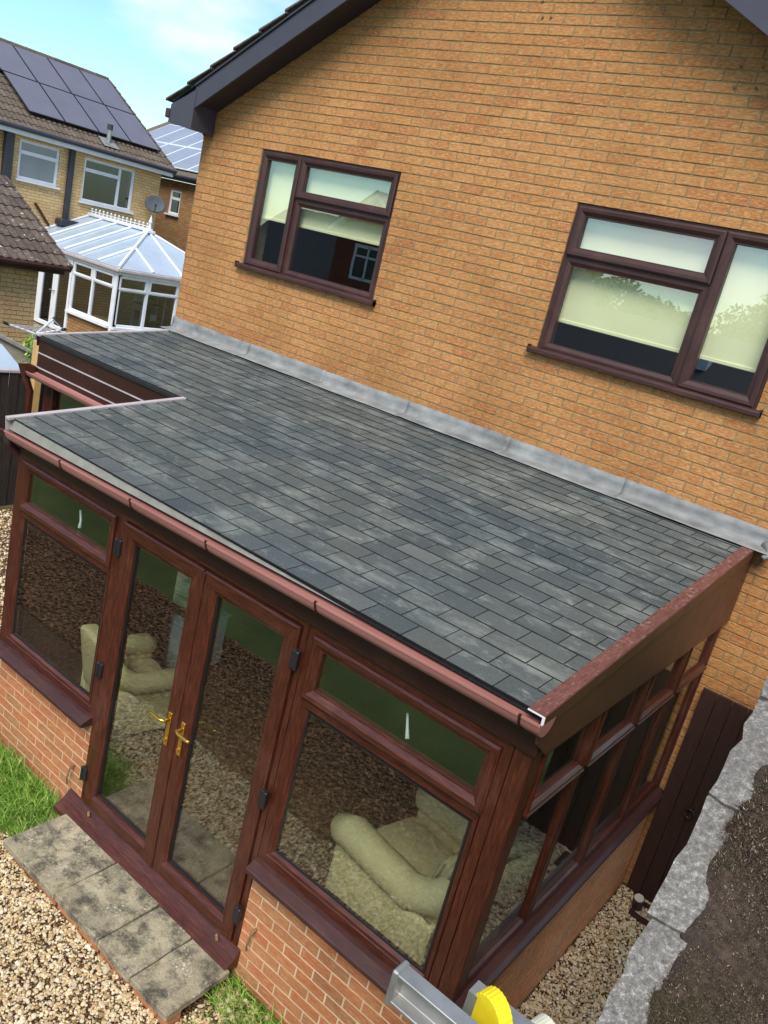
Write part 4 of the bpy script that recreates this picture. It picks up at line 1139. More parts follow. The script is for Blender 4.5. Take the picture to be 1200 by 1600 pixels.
# ladder lying across the garage roof, its end sticking out over the passage
lad = empty('aluminium_ladder', label='aluminium ladder lying on the mossy roof with a yellow rubber foot', cat='ladder')
LT = at_depth(622, 1530, 1.88)
lx0, ly0, lz0 = LT
def stile(y, z, x0, name='stile'):
    m_ = MB(); pr = [(.012, -.042), (-.030, -.042), (-.030, -.034), (.003, -.034), (.003, .034), (-.030, .034), (-.030, .042), (.012, .042)]
    m_.prism(pr, x0, x0 + 3.4, lambda p, q, s: (s, y + p, z + q)); return m_.obj(name, M['alu'], lad, bevel=.0015)
stile(ly0, lz0, lx0)
m_ = MB(); m_.box(lx0 - .004, lx0 + .012, ly0 - .034, ly0 + .016, lz0 - .048, lz0 + .048); m_.obj('end_plate', M['alu'], lad, bevel=.004)
Q = at_depth(735, 1555, 1.90)
for (u, v, dpt, mat, nm, rr_) in ((772, 1578, 1.84, 'yellow', 'rubber_foot', .070), (852, 1612, 1.84, 'pale_rubber', 'rubber_foot', .055)):
    q = at_depth(u, v, dpt)
    prof = []
    for i in range(29):
        t = math.pi * (i / 28.0)
        rad = rr_ + (.0022 if i % 2 else 0)
        prof.append((rad * math.cos(t), rad * .9 * math.sin(t)))
    prof += [(-rr_, -.03), (rr_, -.03)]
    m_ = MB(); m_.prism(prof, -.022, .022, lambda p, qq, s: (q[0] + .75 * p + .2 * s, q[1] - .35 * p + .94 * s, q[2] - .1 + qq + .07)); m_.obj(nm, M[mat], lad, bevel=.002)
m_ = MB()
bx = Q
pr = [(-.02, -.03), (.02, -.03), (.02, .03), (-.02, .03)]
m_.ring(-.022, .022, -.03, .03, [(0, -.4), (0, 0), (.005, 0), (.005, -.4)])
for i, p in enumerate(m_.v): m_.v[i] = (bx[0] - p[2], bx[1] + p[0], bx[2] + p[1])
m_.obj('stile', [M['alu'], M['alu']], lad)
stile(ly0 - .40, lz0 + .0, lx0)
for i in range(9):
    xx = lx0 + .45 + i * .28
    m_ = MB(); m_.tube([(xx, ly0, lz0), (xx, ly0 - .40, lz0)], .015, 8); m_.obj('rung', M['alu'], lad)
# back slope of the garage roof
m_ = MB(); vs = [gr(a, 2.25, n) for a in (.03, 3.2) for n in (-.10, -.03)]
b_ = [tuple(np.array(p) + np.array([0, 2.2, -1.4])) for p in vs]
m_.add(vs + b_, [(0, 2, 3, 1), (4, 5, 7, 6), (0, 1, 5, 4), (2, 6, 7, 3), (0, 4, 6, 2), (1, 3, 7, 5)]); m_.obj('roof_slope', M['tile'], gar)

# ================================================================ small garden things beyond the step back
fence = empty('dark_fence', label='dark stained vertical board fence beside the brown downpipe', cat='fence')
fy = -2.9
while fy < .35:
    bw = .118; xx = -2.30 + (.012 if int(fy * 10) % 2 else 0)
    m_ = MB(); m_.box(xx, xx + .02, fy, fy + bw, .0, 1.79 + random.uniform(-.004, .004)); m_.obj('board', M['wood_dark'], fence); fy += bw + .006
m_ = MB(); m_.box(-2.335, -2.255, -2.9, .36, 1.797, 1.825); m_.obj('capping_rail', M['trim_white'], fence)
for py_ in (-2.6, -.9, .2):
    m_ = MB(); m_.box(-2.40, -2.302, py_, py_ + .1, 0, 1.78); m_.obj('fence_post', M['wood_dark'], fence)
pp = at_depth(61, 545, 10.35)
post = MB(); post.box(pp[0] - .06, pp[0] + .06, pp[1] - .05, pp[1] + .05, 0, on_x(62, 533, pp[0])[2]); 
tag(post.obj('timber_post', M['wood_pale'], bevel=.006), 'square pale timber post standing behind the brown hopper', 'post')
# lean-to cold frame and boundary panel behind the fence
cf = empty('cold_frame', label='white sloping cold frame lid just over the dark fence', cat='cold frame')
A_ = on_x(0, 537, -3.3); B_ = on_x(28, 580, -2.75)
m_ = MB(); m_.add([(-3.3, -1.6, A_[2]), (-3.3, A_[1] + .02, A_[2]), (-2.5, B_[1] + .12, B_[2] - .12), (-2.5, -1.6, B_[2] - .12)] + [(-3.3, -1.6, A_[2] - .03), (-3.3, A_[1] + .02, A_[2] - .03), (-2.5, B_[1] + .12, B_[2] - .15), (-2.5, -1.6, B_[2] - .15)],
      [(0, 1, 2, 3), (4, 7, 6, 5), (0, 4, 5, 1), (1, 5, 6, 2), (2, 6, 7, 3), (3, 7, 4, 0)]); m_.obj('lid', M['polycarb'], cf)
for k in range(3):
    yy = -1.55 + k * .55
    m_ = MB(); m_.tube([(-3.28, yy, A_[2] + .008), (-2.52, yy, B_[2] - .105)], .012, 6); m_.obj('glazing_bar', M['upvc_white'], cf)
m_ = MB(); m_.box(-3.3, -2.52, -1.58, A_[1], 0, B_[2] - .17); m_.obj('box', M['ply'], cf)
pan = empty('boundary_wall', label='weathered panel wall with white capping below the pale brick garage', cat='wall')
c0 = on_x(0, 521, -4.2); c1 = on_x(46, 545, -4.2); dz = (c1[2] - c0[2]) / (c1[1] - c0[1])
def panz(y): return c0[2] + dz * (y - c0[1])
m_ = MB(); m_.prism([(-2.2, 0), (1.1, 0), (1.1, panz(1.1) - .05), (-2.2, panz(-2.2) - .05)], -4.26, -4.22, lambda p, q, s: (s, p, q)); m_.obj('board', M['ply'], pan)
m_ = MB(); m_.prism([(-2.2, panz(-2.2) - .07), (1.1, panz(1.1) - .07), (1.1, panz(1.1)), (-2.2, panz(-2.2))], -4.29, -4.18, lambda p, q, s: (s, p, q)); m_.obj('capping', M['trim_white'], pan, bevel=.008)
for yy in (-.6, .12):
    m_ = MB(); m_.box(-4.218, -4.17, yy, yy + .05, 0, panz(yy) - .075); m_.obj('batten', M['ply'], pan)
# rotary clothes dryer
ro = empty('rotary_dryer', label='rotary clothes dryer with folded arms and thin lines', cat='clothes dryer')
c = at_depth(56, 522, 11.0); 
m_ = MB(); m_.tube([(c[0], c[1], 0), (c[0], c[1], c[2] + .02)], .022, 8); m_.obj('pole', M['alu'], ro)
tips = [at_depth(9, 505, 10.7), at_depth(84, 498, 11.6), at_depth(100, 515, 10.6), at_depth(70, 512, 12.1)]
for k, t_ in enumerate(tips):
    m_ = MB(); m_.tube([tuple(c), tuple(t_)], .015, 6); ao = m_.obj('arm', M['alu_rail'], ro)
    m_ = MB(); d_ = (t_ - c) / np.linalg.norm(t_ - c); m_.tube([tuple(t_ - d_ * .04), tuple(t_ + d_ * .03)], .022, 6); m_.obj('end_cap', M['black_metal'], ao)
for f in (.45, .62, .8, .96):
    m_ = MB(); q = [c + (t_ - c) * f for t_ in (tips[0], tips[3], tips[1], tips[2], tips[0])]; m_.tube([tuple(x) for x in q], .0045, 4); m_.obj('line', M['trim_white'], ro)

def leaf_cloud(blobs, n, size, zmin=0):
    V = []; F = []
    wts = np.array([b[3] * b[4] * b[5] for b in blobs]); wts = wts / wts.sum()
    for k, b in enumerate(blobs):
        for _ in range(int(n * wts[k])):
            d = rng.normal(size=3); d /= np.linalg.norm(d); r_ = rng.uniform(.35, 1.05) ** .6
            p = np.array(b[:3]) + d * r_ * np.array(b[3:6])
            if p[2] < zmin: continue
            u = rng.normal(size=3); u /= np.linalg.norm(u); v = np.cross(u, rng.normal(size=3)); v /= np.linalg.norm(v)
            s = size * rng.uniform(.6, 1.4); i = len(V)
            V += [p - u * s, p + v * s * .45, p + u * s, p - v * s * .45]; F.append((i, i + 1, i + 2, i + 3))
    return np.array(V), np.array(F)
bp = at_depth(78, 516, 12.6)
bush = empty('bush', label='small green bush showing under the rotary dryer', cat='bush')
V, F = leaf_cloud([(bp[0], bp[1], bp[2] - .42, .42, .42, .42), (bp[0] - .3, bp[1] + .1, bp[2] - .7, .4, .4, .5), (bp[0] + .1, bp[1], .7, .5, .5, .65)], 6000, .03)
put('foliage', big_mesh('foliage', V, F, M['grass']), bush)
m_ = MB(); m_.tube([(bp[0], bp[1], 0), (bp[0], bp[1], bp[2] - .5)], .03, 6); m_.obj('stem', M['bark'], bush)

# ================================================================ pale brick garage on the left
lg = empty('pale_brick_garage', label='pale brick garage with lichen spotted tiled roof beyond the fence', cat='garage')
GX = -6.0; GY1 = 1.89; GE = 2.70
m_ = MB(); m_.box(-9.5, GX - .008, -4.0, GY1 - .008, 0, GE); gw = m_.obj('wall', M['mortar_grey'], lg)
lay_bricks(gw, brick_grid(-.6, GY1, GE - 30 * .075, GE - .01, .225, .075, .010, .05), side_T(GX), M['brick_buff'], 300)
m_ = MB(); m_.box(-9.4, -6.0, GY1 - .007, GY1 + .002, 0, GE - .01); m_.obj('end_wall', M['far_brick_x'], lg)
m_ = MB(); m_.box(GX + .002, GX + .24, -4, 2.19, GE - .01, GE + .012); m_.obj('soffit', M['soffit'], lg)
m_ = MB(); m_.box(GX + .242, GX + .265, -4, 2.2, GE - .03, GE + .14); m_.obj('fascia', M['fascia'], lg)
m_ = MB(); m_.tube([(GX + .31, -4, GE + .09), (GX + .31, 2.24, GE + .09)], .05, 10); m_.obj('gutter', M['dark_y'], lg)
# roof: plane through the eave and the photographed verge, rising towards -X
e0 = np.array([GX + .30, 2.24, GE + .13]); vt = None
best = None
for tn in np.linspace(.35, 1.0, 66):
    P_ = e0 + np.array([-1.7, 0, 1.7 * tn]); px, py, d = project(P_)
    # distance from the verge line in the photograph (92,414)-(8,272)
    nrm = np.array([142., -84.]); nrm /= np.linalg.norm(nrm); dd = abs((px - 92) * nrm[0] + (py - 414) * nrm[1])
    if best is None or dd < best[0]: best = (dd, tn)
LT_ = best[1]; LA = math.atan(LT_)
def lr(s, y, n): return (e0[0] - s * math.cos(LA) + n * math.sin(LA), y, e0[2] + s * math.sin(LA) + n * math.cos(LA))
m_ = MB(); vs = [lr(s, y, n) for s in (0.02, 2.6) for y in (-4, 2.2) for n in (-.06, -.02)]
m_.add(vs, [(0, 1, 3, 2), (4, 6, 7, 5), (0, 4, 5, 1), (2, 3, 7, 6), (0, 2, 6, 4), (1, 5, 7, 3)]); rs = m_.obj('roof_slope', M['slate_dark'], lg)
def wavy_tile(w_, L, amp, th, nx=9):
    vs = []; fs = []
    for i in range(nx + 1):
        t = i / nx; y = -w_ * t
        h = amp * (math.sin(t * 4 * math.pi - .6))
        for (s, n) in ((0, .022), (L, .0), (0, .022 - th)):
            vs.append((s, y, n + h))
    for i in range(nx):
        a = i * 3; b = (i + 1) * 3
        fs += [(a, b, b + 1, a + 1), (a, a + 2, b + 2, b)]
    k = len(vs)
    vs += [(0, -w_, .0 - .012), (L, -w_, -.03)]
    return vs, fs
TW, TG = .30, .33
tv, tf = wavy_tile(TW + .01, TG + .05, .014, .016)
tme = bpy.data.meshes.new('roof_tile')
tme.from_pydata([(-s * math.cos(LA) + n * math.sin(LA), y, s * math.sin(LA) + n * math.cos(LA)) for s, y, n in tv], [], tf); tme.materials.append(M['tile_lichen']); tme.update()
for cidx in range(8):
    for k in range(9):
        p0 = lr(cidx * TG - .04, 2.27 - k * TW, .004)
        o = put('roof_tile', tme, rs); o.location = p0; o.rotation_euler = (random.uniform(-.01, .01), random.uniform(-.01, .01), random.uniform(-.012, .012))
AV = []; AF = []
for cidx in range(8):
    for k in range(9, 21):
        b = len(AV); p0 = lr(cidx * TG - .04, 2.27 - k * TW, .004)
        AV += [tuple(np.array(p0) + np.array([-s * math.cos(LA) + n * math.sin(LA), y, s * math.sin(LA) + n * math.cos(LA)])) for s, y, n in tv]; AF += [tuple(b + i for i in f) for f in tf]
o = put('tile_field', big_mesh('tile_field', np.array(AV), np.array(AF), M['tile_lichen']), rs); o['kind'] = 'stuff'
for cidx in range(8):
    m_ = MB(); vs = [lr(s, y, n) for s in (cidx * TG - .04, cidx * TG + TG + .02) for y in (2.272, 2.30) for n in (-.09, .03 if s < cidx * TG + .1 else .012)]
    vs = []
    for s, nn in ((cidx * TG - .04, .04), (cidx * TG + TG + .02, .016)):
        for y in (2.262, 2.30):
            for n in (-.09, nn): vs.append(lr(s, y, n))
    m_.add(vs, [(0, 1, 3, 2), (4, 6, 7, 5), (0, 4, 5, 1), (2, 3, 7, 6), (0, 2, 6, 4), (1, 5, 7, 3)]); m_.obj('verge_tile', M['tile_lichen'], lg)

# ================================================================ neighbour with solar roof
nb = empty('solar_house', label='buff brick house with dark solar panels and white windows', cat='house')
NX = -14.0
W1 = (5.76, 6.86, 3.95, 4.90); W2 = (7.60, 9.20, 3.755, 4.885)
nwall = MB()
def wall_with_holes(mb, u0, u1, v0, v1, holes, fn):
    us = sorted({u0, u1, *[h[0] for h in holes], *[h[1] for h in holes]}); vsx = sorted({v0, v1, *[h[2] for h in holes], *[h[3] for h in holes]})
    for i in range(len(us) - 1):
        for j in range(len(vsx) - 1):
            cu, cv = (us[i] + us[i + 1]) / 2, (vsx[j] + vsx[j + 1]) / 2
            if any(h[0] < cu < h[1] and h[2] < cv < h[3] for h in holes): continue
            fn(us[i], us[i + 1], vsx[j], vsx[j + 1])
wall_with_holes(nwall, 3.0, 10.08, 0, 5.02, [W1, W2], lambda a, b, c, d: nwall.box(NX - .25, NX, a, b, c, d))
nwall.box(-20.6, NX - .252, 9.83, 10.08, 0, 5.0)
nwall.obj('wall', M['far_brick_y'], nb)
rm = MB()
for (a, b, c, d) in (W1, W2):
    rm.add([(NX - .2, a - .3, c - .4), (NX - .2, b + .3, c - .4), (NX - 3, b + .3, c - .4), (NX - 3, a - .3, c - .4), (NX - .26, a - .3, d + .2), (NX - .26, b + .3, d + .2), (NX - 3, b + .3, d + .2), (NX - 3, a - .3, d + .2)],
           [(0, 1, 2, 3), (4, 5, 6, 7), (0, 3, 7, 4), (1, 2, 6, 5), (3, 2, 6, 7)])
rm.obj('room_lining', M['room'], nb)
def far_window(parent, T, a, b, c, d, mull, trans, glass, fan_all=False):
    f_ = MB(T); f_.ring(a, b, c, d, [(0, -.06), (0, -.02), (.055, -.02), (.07, -.04), (.07, -.06)])
    if mull: f_.box(mull - .04, mull + .04, c + .05, d - .05, -.06, -.018, 0)
    if trans:
        t0, t1 = (a, mull) if (mull and not fan_all) else (a, b)
        f_.box(t0 + .05, t1 - .03, trans - .045, trans + .045, -.06, -.012, 0)
    wo_ = f_.obj('window', [M['upvc_white'], M['upvc_white']], parent)
    cuts_u = [a + .06] + ([mull - .038, mull + .038] if mull else []) + [b - .06]
    for i in range(0, len(cuts_u), 2):
        u0, u1 = cuts_u[i], cuts_u[i + 1]
        if trans and (i == 0 or fan_all):
            pane(T, u0, u1, c + .06, trans - .043, -.045, wo_, glass); pane(T, u0, u1, trans + .043, d - .06, -.045, wo_, glass)
        else: pane(T, u0, u1, c + .06, d - .06, -.045, wo_, glass)
    s_ = MB(T); s_.box(a - .06, b + .06, c - .05, c, -.05, .09); s_.obj('sill', M['upvc_white'], wo_)
    return wo_
NT_ = side_T(NX)
far_window(nb, NT_, *W1, None, 4.60, M['frosted'])
far_window(nb, NT_, *W2, 8.72, 4.58, M['glass_far'])
m_ = MB(); m_.box(NX + .002, NX + .30, 3.0, 10.2, 4.985, 5.0); m_.obj('soffit', M['upvc_white'], nb)
m_ = MB(); m_.box(NX + .30, NX + .32, 3.0, 10.25, 4.97, 5.09); m_.obj('fascia', M['upvc_white'], nb)
m_ = MB(); m_.tube([(NX + .38, 3.0, 5.13), (NX + .38, 10.25, 5.13)], .055, 8); m_.obj('gutter', M['pipe_black'], nb)
NA = math.atan(.577)
def nr(s, y, n): return (NX + .36 - s * math.cos(NA) + n * math.sin(NA), y, 5.14 + s * math.sin(NA) + n * math.cos(NA))
SL = 4.42
m_ = MB(); vs = [nr(s, y, n) for s in (.02, SL) for y in (2.6, 10.24) for n in (-.08, -.03)]
m_.add(vs, [(0, 1, 3, 2), (4, 6, 7, 5), (0, 4, 5, 1), (2, 3, 7, 6), (0, 2, 6, 4), (1, 5, 7, 3)])
vb = [(2 * nr(SL, 0, 0)[0] - p[0], p[1], p[2]) for p in vs]
m_.add(vb, [(0, 1, 3, 2), (4, 6, 7, 5), (0, 4, 5, 1), (2, 3, 7, 6), (0, 2, 6, 4), (1, 5, 7, 3)])
nrf = m_.obj('roof', M['slate_dark'], nb)
tv, tf = wavy_tile(.31, .38, .018, .02, 8)
AV = []; AF = []
for cidx in range(13):
    for k in range(26):
        b = len(AV)
        dy = 10.27 - k * .30; ds = cidx * .335 - .05
        for s, y, n in tv: AV.append(nr(ds + s, dy + y, n + random.uniform(-.002, .002)))
        AF += [tuple(b + i for i in f) for f in tf]
o = put('tile_field', big_mesh('tile_field', np.array(AV), np.array(AF), M['tile']), nrf); o['kind'] = 'stuff'
for k in range(17):
    m_ = MB(); y0_ = 2.6 + k * .45
    pts = [nr(SL, y0_ + t, .0) for t in (0, .44)]
    m_.tube([(pts[0][0], pts[0][1], pts[0][2] - .02), (pts[1][0], pts[1][1], pts[1][2] - .026)], .10, 10); m_.obj('ridge_tile', M['tile'], nrf)
for cidx in range(13):
    m_ = MB(); vs = []
    for s, nn in ((cidx * .335 - .05, .06), (cidx * .335 + .36, .035)):
        for y in (10.24, 10.30):
            for n in (-.12, nn): vs.append(nr(s, y, n))
    m_.add(vs, [(0, 1, 3, 2), (4, 6, 7, 5), (0, 4, 5, 1), (2, 3, 7, 6), (0, 2, 6, 4), (1, 5, 7, 3)]); m_.obj('verge_tile', M['tile'], nrf)
for row, (s0, s1, ys) in enumerate(((.72, 2.41, [6.02 + 1.02 * i for i in range(4)]), (2.44, 4.13, [4.98 + 1.02 * i for i in range(5)]))):
    for y in ys:
        m_ = MB(); vs = [nr(s, yy, n) for s in (s0, s1) for yy in (y + .012, y + 1.008) for n in (.085, .12)]
        m_.add(vs, [(0, 1, 3, 2), (4, 6, 7, 5), (0, 4, 5, 1), (2, 3, 7, 6), (0, 2, 6, 4), (1, 5, 7, 3)]); po = m_.obj('solar_panel', M['black_metal'], nrf)
        m_ = MB(); vs = [nr(s, yy, n) for s in (s0 + .018, s1 - .018) for yy in (y + .03, y + .99) for n in (.119, .1225)]
        m_.add(vs, [(0, 1, 3, 2), (4, 6, 7, 5), (0, 4, 5, 1), (2, 3, 7, 6), (0, 2, 6, 4), (1, 5, 7, 3)])
        # cell sheet is a third-level piece of the roof's panel, so join it as the panel's face
        me = po.data; bm = bmesh.new(); bm.from_mesh(me); m2 = m_.mesh('cells', M['solar']); n0 = len(bm.faces); bm.from_mesh(m2); bm.faces.ensure_lookup_table()
        for f in bm.faces[n0:]: f.material_index = 1
        bm.to_mesh(me); bm.free(); me.materials.append(M['solar']); me.update()
# flue, downpipes, dish
fc = nr(.46, 8.25, 0)
fl_ = MB(); fl_.tube([(fc[0], fc[1], fc[2] - .05), (fc[0], fc[1], fc[2] + .36)], .06, 10); fo_ = fl_.obj('flue', M['alu'], nb)
m_ = MB(); m_.tube([(fc[0], fc[1], fc[2] + .36), (fc[0], fc[1], fc[2] + .50)], .075, 10); m_.obj('flue_cap', M['slate_dark'], fo_)
m_ = MB(); vs = [nr(s, y, n) for s in (.24, .66) for y in (8.02, 8.48) for n in (.035, .048)]; m_.add(vs, [(0, 1, 3, 2), (4, 6, 7, 5), (0, 4, 5, 1), (2, 3, 7, 6), (0, 2, 6, 4), (1, 5, 7, 3)]); m_.obj('flue_apron', M['lead'], fo_)
for yy, rr_, zl in ((5.42, .11, 0), (7.17, .075, 3.15)):
    m_ = MB(); m_.box(NX + .02, NX + .02 + 1.5 * rr_, yy - rr_, yy + rr_, zl, 4.984); m_.obj('soil_pipe', M['pipe_black'], nb, bevel=.02)
m_ = MB(); q0 = on_x(55, 317, NX + .05); q1 = on_x(76, 352, NX + .05); m_.tube([tuple(q0), tuple(q1)], .035, 8); m_.obj('waste_pipe', M['rose_z'], nb)
m_ = MB(); m_.box(NX + .02, NX + .35, 6.9, 7.75, 3.02, 3.2); m_.obj('hopper', M['pipe_black'], nb, bevel=.03)
dq = on_x(243, 319, NX + .35)
ds = empty('satellite_dish', label='grey satellite dish on the corner of the solar house', cat='satellite dish')
m_ = MB(); n_, rg = 24, 5; vs = []; fs = []
dn = np.array([.78, -.55, .30]); dn /= np.linalg.norm(dn); du = np.cross(dn, [0, 0, 1]); du /= np.linalg.norm(du); dv = np.cross(du, dn)
for i in range(rg + 1):
    r_ = .285 * i / rg
    for k in range(n_):
        t = 2 * math.pi * k / n_; p = dq + du * r_ * 1.05 * math.cos(t) + dv * r_ * .88 * math.sin(t) + dn * (.32 * r_ * r_ - .04); vs.append(tuple(p))
for i in range(rg):
    for k in range(n_): fs.append((i * n_ + k, i * n_ + (k + 1) % n_, (i + 1) * n_ + (k + 1) % n_, (i + 1) * n_ + k))
m_.add(vs, fs); o = m_.obj('reflector', M['dish'], ds, smooth=True); sm = o.modifiers.new('t', 'SOLIDIFY'); sm.thickness = .012
m_ = MB(); lo = dq + dv * -.21; m_.tube([tuple(lo - dn * .02), tuple(dq + dn * .36 - dv * .16)], .012, 6); m_.obj('feed_arm', M['black_metal'], ds)
m_ = MB(); m_.tube([tuple(dq + dn * .36 - dv * .16), tuple(dq + dn * .30 - dv * .12)], .03, 8); m_.obj('receiver', M['black_metal'], ds)
m_ = MB(); m_.tube([tuple(dq - dn * .03), (NX + .08, dq[1], dq[2] - .1), (NX - .01, dq[1], dq[2] - .1)], .02, 6); m_.obj('bracket', M['black_metal'], ds)

# ================================================================ white conservatory of the neighbour
pat = MB(); pat.box(-14, -6.6, 2.6, 14, -.1, .52); tag(pat.obj('terrace', M['slab']), kind='structure')
wc = empty('white_conservatory', label='white framed conservatory with translucent panelled roof and ridge cresting', cat='conservatory')
AX, AY, EZ = -9.75, 6.10, 2.50; RYc, RZc, RXe = 7.93, 3.42, -11.35; BY = 2 * RYc - AY
WSILL = 1.17
m_ = MB(); m_.box(-11.62, AX - .03, AY + .03, AY + .2, .52, WSILL); m_.box(AX - .2, AX - .03, AY + .2005, BY - .03, .52, WSILL); m_.obj('dwarf_wall', M['far_brick_x'], wc)
m_ = MB(); m_.box(-14, AX + .05, AY - .05, AY + .07, EZ - .10, EZ + .06); m_.box(AX - .07, AX + .05, AY + .0705, BY + .05, EZ - .10, EZ + .06); m_.obj('eaves_beam', M['upvc_white'], wc, bevel=.01)
m_ = MB(); m_.box(-14, AX + .13, AY - .13, AY - .052, EZ - .03, EZ + .05); m_.box(AX + .052, AX + .13, AY - .0515, BY + .05, EZ - .03, EZ + .05); m_.obj('gutter', M['trim_white'], wc, bevel=.015)
# roof panes and bars
ap0 = np.array([-14., RYc, RZc]); ap1 = np.array([RXe, RYc, RZc]); cA = np.array([AX + .06, AY - .06, EZ + .06]); wA = np.array([-14., AY - .06, EZ + .06]); cB = np.array([AX + .06, BY + .06, EZ + .06]); wB = np.array([-14., BY + .06, EZ + .06])
def roof_pane(pts):
    p = [np.array(q) for q in pts]; n = np.cross(p[1] - p[0], p[2] - p[0]); n /= np.linalg.norm(n); n = n if n[2] > 0 else -n
    m_ = MB(); k = len(p); m_.add([tuple(q) for q in p] + [tuple(q - n * .02) for q in p], [tuple(range(k)), tuple(range(2 * k - 1, k - 1, -1))] + [(i, (i + 1) % k, (i + 1) % k + k, i + k) for i in range(k)]); m_.obj('roof_pane', M['polycarb'], wc)
def bar(p, q, w_=.034, name='roof_bar'):
    p = np.array(p); q = np.array(q); m_ = MB(); m_.tube([tuple(p + [0, 0, .02]), tuple(q + [0, 0, .02])], w_, 6); m_.obj(name, M['upvc_white'], wc)
fx = np.linspace(-14, RXe, 5)
hipX = RXe
for i in range(4):
    roof_pane([(fx[i], RYc, RZc), (fx[i + 1], RYc, RZc), (fx[i + 1], AY - .06, EZ + .06), (fx[i], AY - .06, EZ + .06)])
    roof_pane([(fx[i], RYc, RZc), (fx[i + 1], RYc, RZc), (fx[i + 1], BY + .06, EZ + .06), (fx[i], BY + .06, EZ + .06)])
    bar((fx[i] + (.03 if i == 0 else 0), RYc, RZc), (fx[i] + (.03 if i == 0 else 0), AY - .06, EZ + .06)); bar((fx[i], RYc, RZc), (fx[i], BY + .06, EZ + .06))
bar(ap1, (RXe, AY - .06, EZ + .06)); bar(ap1, (RXe, BY + .06, EZ + .06))
hm = ap1 + (cA - ap1) * .48; hm2 = ap1 + (cB - ap1) * .48
roof_pane([ap1, cA, (RXe, AY - .06, EZ + .06)]); roof_pane([ap1, cB, (RXe, BY + .06, EZ + .06)])
mid = np.array([AX + .06, RYc, EZ + .06])
roof_pane([ap1, mid, cA]); roof_pane([ap1, cB, mid])
bar(ap1, cA, .042, 'hip_bar'); bar(ap1, cB, .042, 'hip_bar'); bar(ap1, mid)
bar(hm, (hm[0], AY - .06, EZ + .06)); bar(hm, (AX + .06, hm[1], EZ + .06)); bar(hm2, (AX + .06, hm2[1], EZ + .06))
m_ = MB(); m_.box(-14, RXe + .1, RYc - .07, RYc + .07, RZc + .0, RZc + .085); m_.obj('ridge_beam', M['upvc_white'], wc, bevel=.01)
m_ = MB(); m_.box(RXe - .06, RXe + .16, RYc - .12, RYc + .12, RZc - .02, RZc + .05); m_.obj('ridge_boss', M['upvc_white'], wc, bevel=.01)
for k in range(15):
    xx = -13.9 + k * .178
    m_ = MB(); m_.tube([(xx, RYc, RZc + .08), (xx, RYc, RZc + .16), (xx, RYc, RZc + .19), (xx, RYc, RZc + .22)], [.018, .012, .034, .006], 6); m_.obj('cresting_finial', M['upvc_white'], wc)
m_ = MB(); m_.tube([(-14, RYc, RZc + .13), (RXe, RYc, RZc + .13)], .012, 6); m_.obj('cresting_rail', M['upvc_white'], wc)
m_ = MB(); m_.tube([(RXe + .05, RYc, RZc + .05), (RXe + .05, RYc, RZc + .2), (RXe + .05, RYc, RZc + .25), (RXe + .05, RYc, RZc + .42)], [.05, .03, .05, .006], 8); m_.obj('end_finial', M['upvc_white'], wc)
# walls of the white conservatory
WT = front_T(AY); WS = side_T(AX)
G = M['glass_far']
def wpost(T_, u0, u1, v0, v1, o0=-.07, o1=.0):
    MB(T_).box(u0, u1, v0, v1, o0, o1).obj('frame_post', M['upvc_white'], wc)
wpost(WT, AX - .11, AX, .52, EZ - .10, -.11, .012)
def wwin(T_, a, b, cuts, tr):
    f_ = MB(T_); f_.ring(a, b, WSILL, EZ - .10, [(0, -.06), (0, .0), (.05, .0), (.06, -.02), (.06, -.06)])
    for c_ in cuts: f_.box(c_ - .035, c_ + .035, WSILL + .05, EZ - .15, -.06, -.002)
    f_.box(a + .05, b - .05, tr - .03, tr + .03, -.06, -.004)
    wo_ = f_.obj('window', [M['upvc_white']] * 2, wc)
    xs_ = [a] + list(cuts) + [b]
    for i in range(len(xs_) - 1):
        pane(T_, xs_[i] + .05, xs_[i + 1] - .05, WSILL + .055, tr - .025, -.04, wo_, G); pane(T_, xs_[i] + .05, xs_[i + 1] - .05, tr + .025, EZ - .155, -.041, wo_, G)
        s_ = MB(T_); s_.ring(xs_[i] + .035, xs_[i + 1] - .035, tr + .0, EZ - .13, [(0, -.03), (0, .015), (.04, .015), (.05, -.005), (.05, -.03)]); s_.obj('fanlight', [M['upvc_white']] * 2, wo_)
    s_ = MB(T_); s_.box(a - .02, b + .02, WSILL - .06, WSILL, -.06, .08); s_.obj('sill', M['upvc_white'], wo_)
wwin(WT, -11.60, AX - .115, [-10.74], 2.08)
wwin(WS, AY + .02, 7.92, [6.98], 2.06); wwin(WS, 7.94, BY - .02, [8.85], 2.06)
for (a, b) in ((-13.0, -12.32), (-12.31, -11.62)):
    d_ = MB(WT); d_.ring(a, b, .56, EZ - .10, [(0, -.05), (0, .01), (.09, .01), (.10, -.01), (.10, -.05)]); do = d_.obj('door', [M['upvc_white']] * 2, wc)
    pane(WT, a + .09, b - .09, .65, EZ - .19, -.02, do, G)
    k = MB(WT); hx = b - .05 if a < -12.5 else a + .05; k.tube([(hx, 1.5, .01), (hx, 1.5, .06), (hx - .08, 1.5, .06)], .012, 6); k.obj('handle', M['alu'], do)
wpost(WT, -13.98, -13.02, .56, EZ - .10, -.06, -.01)
m_ = MB(); m_.box(-13.98, AX - .1, AY + .1, BY - .1, .50, .54); m_.obj('floor', M['soil'], wc)
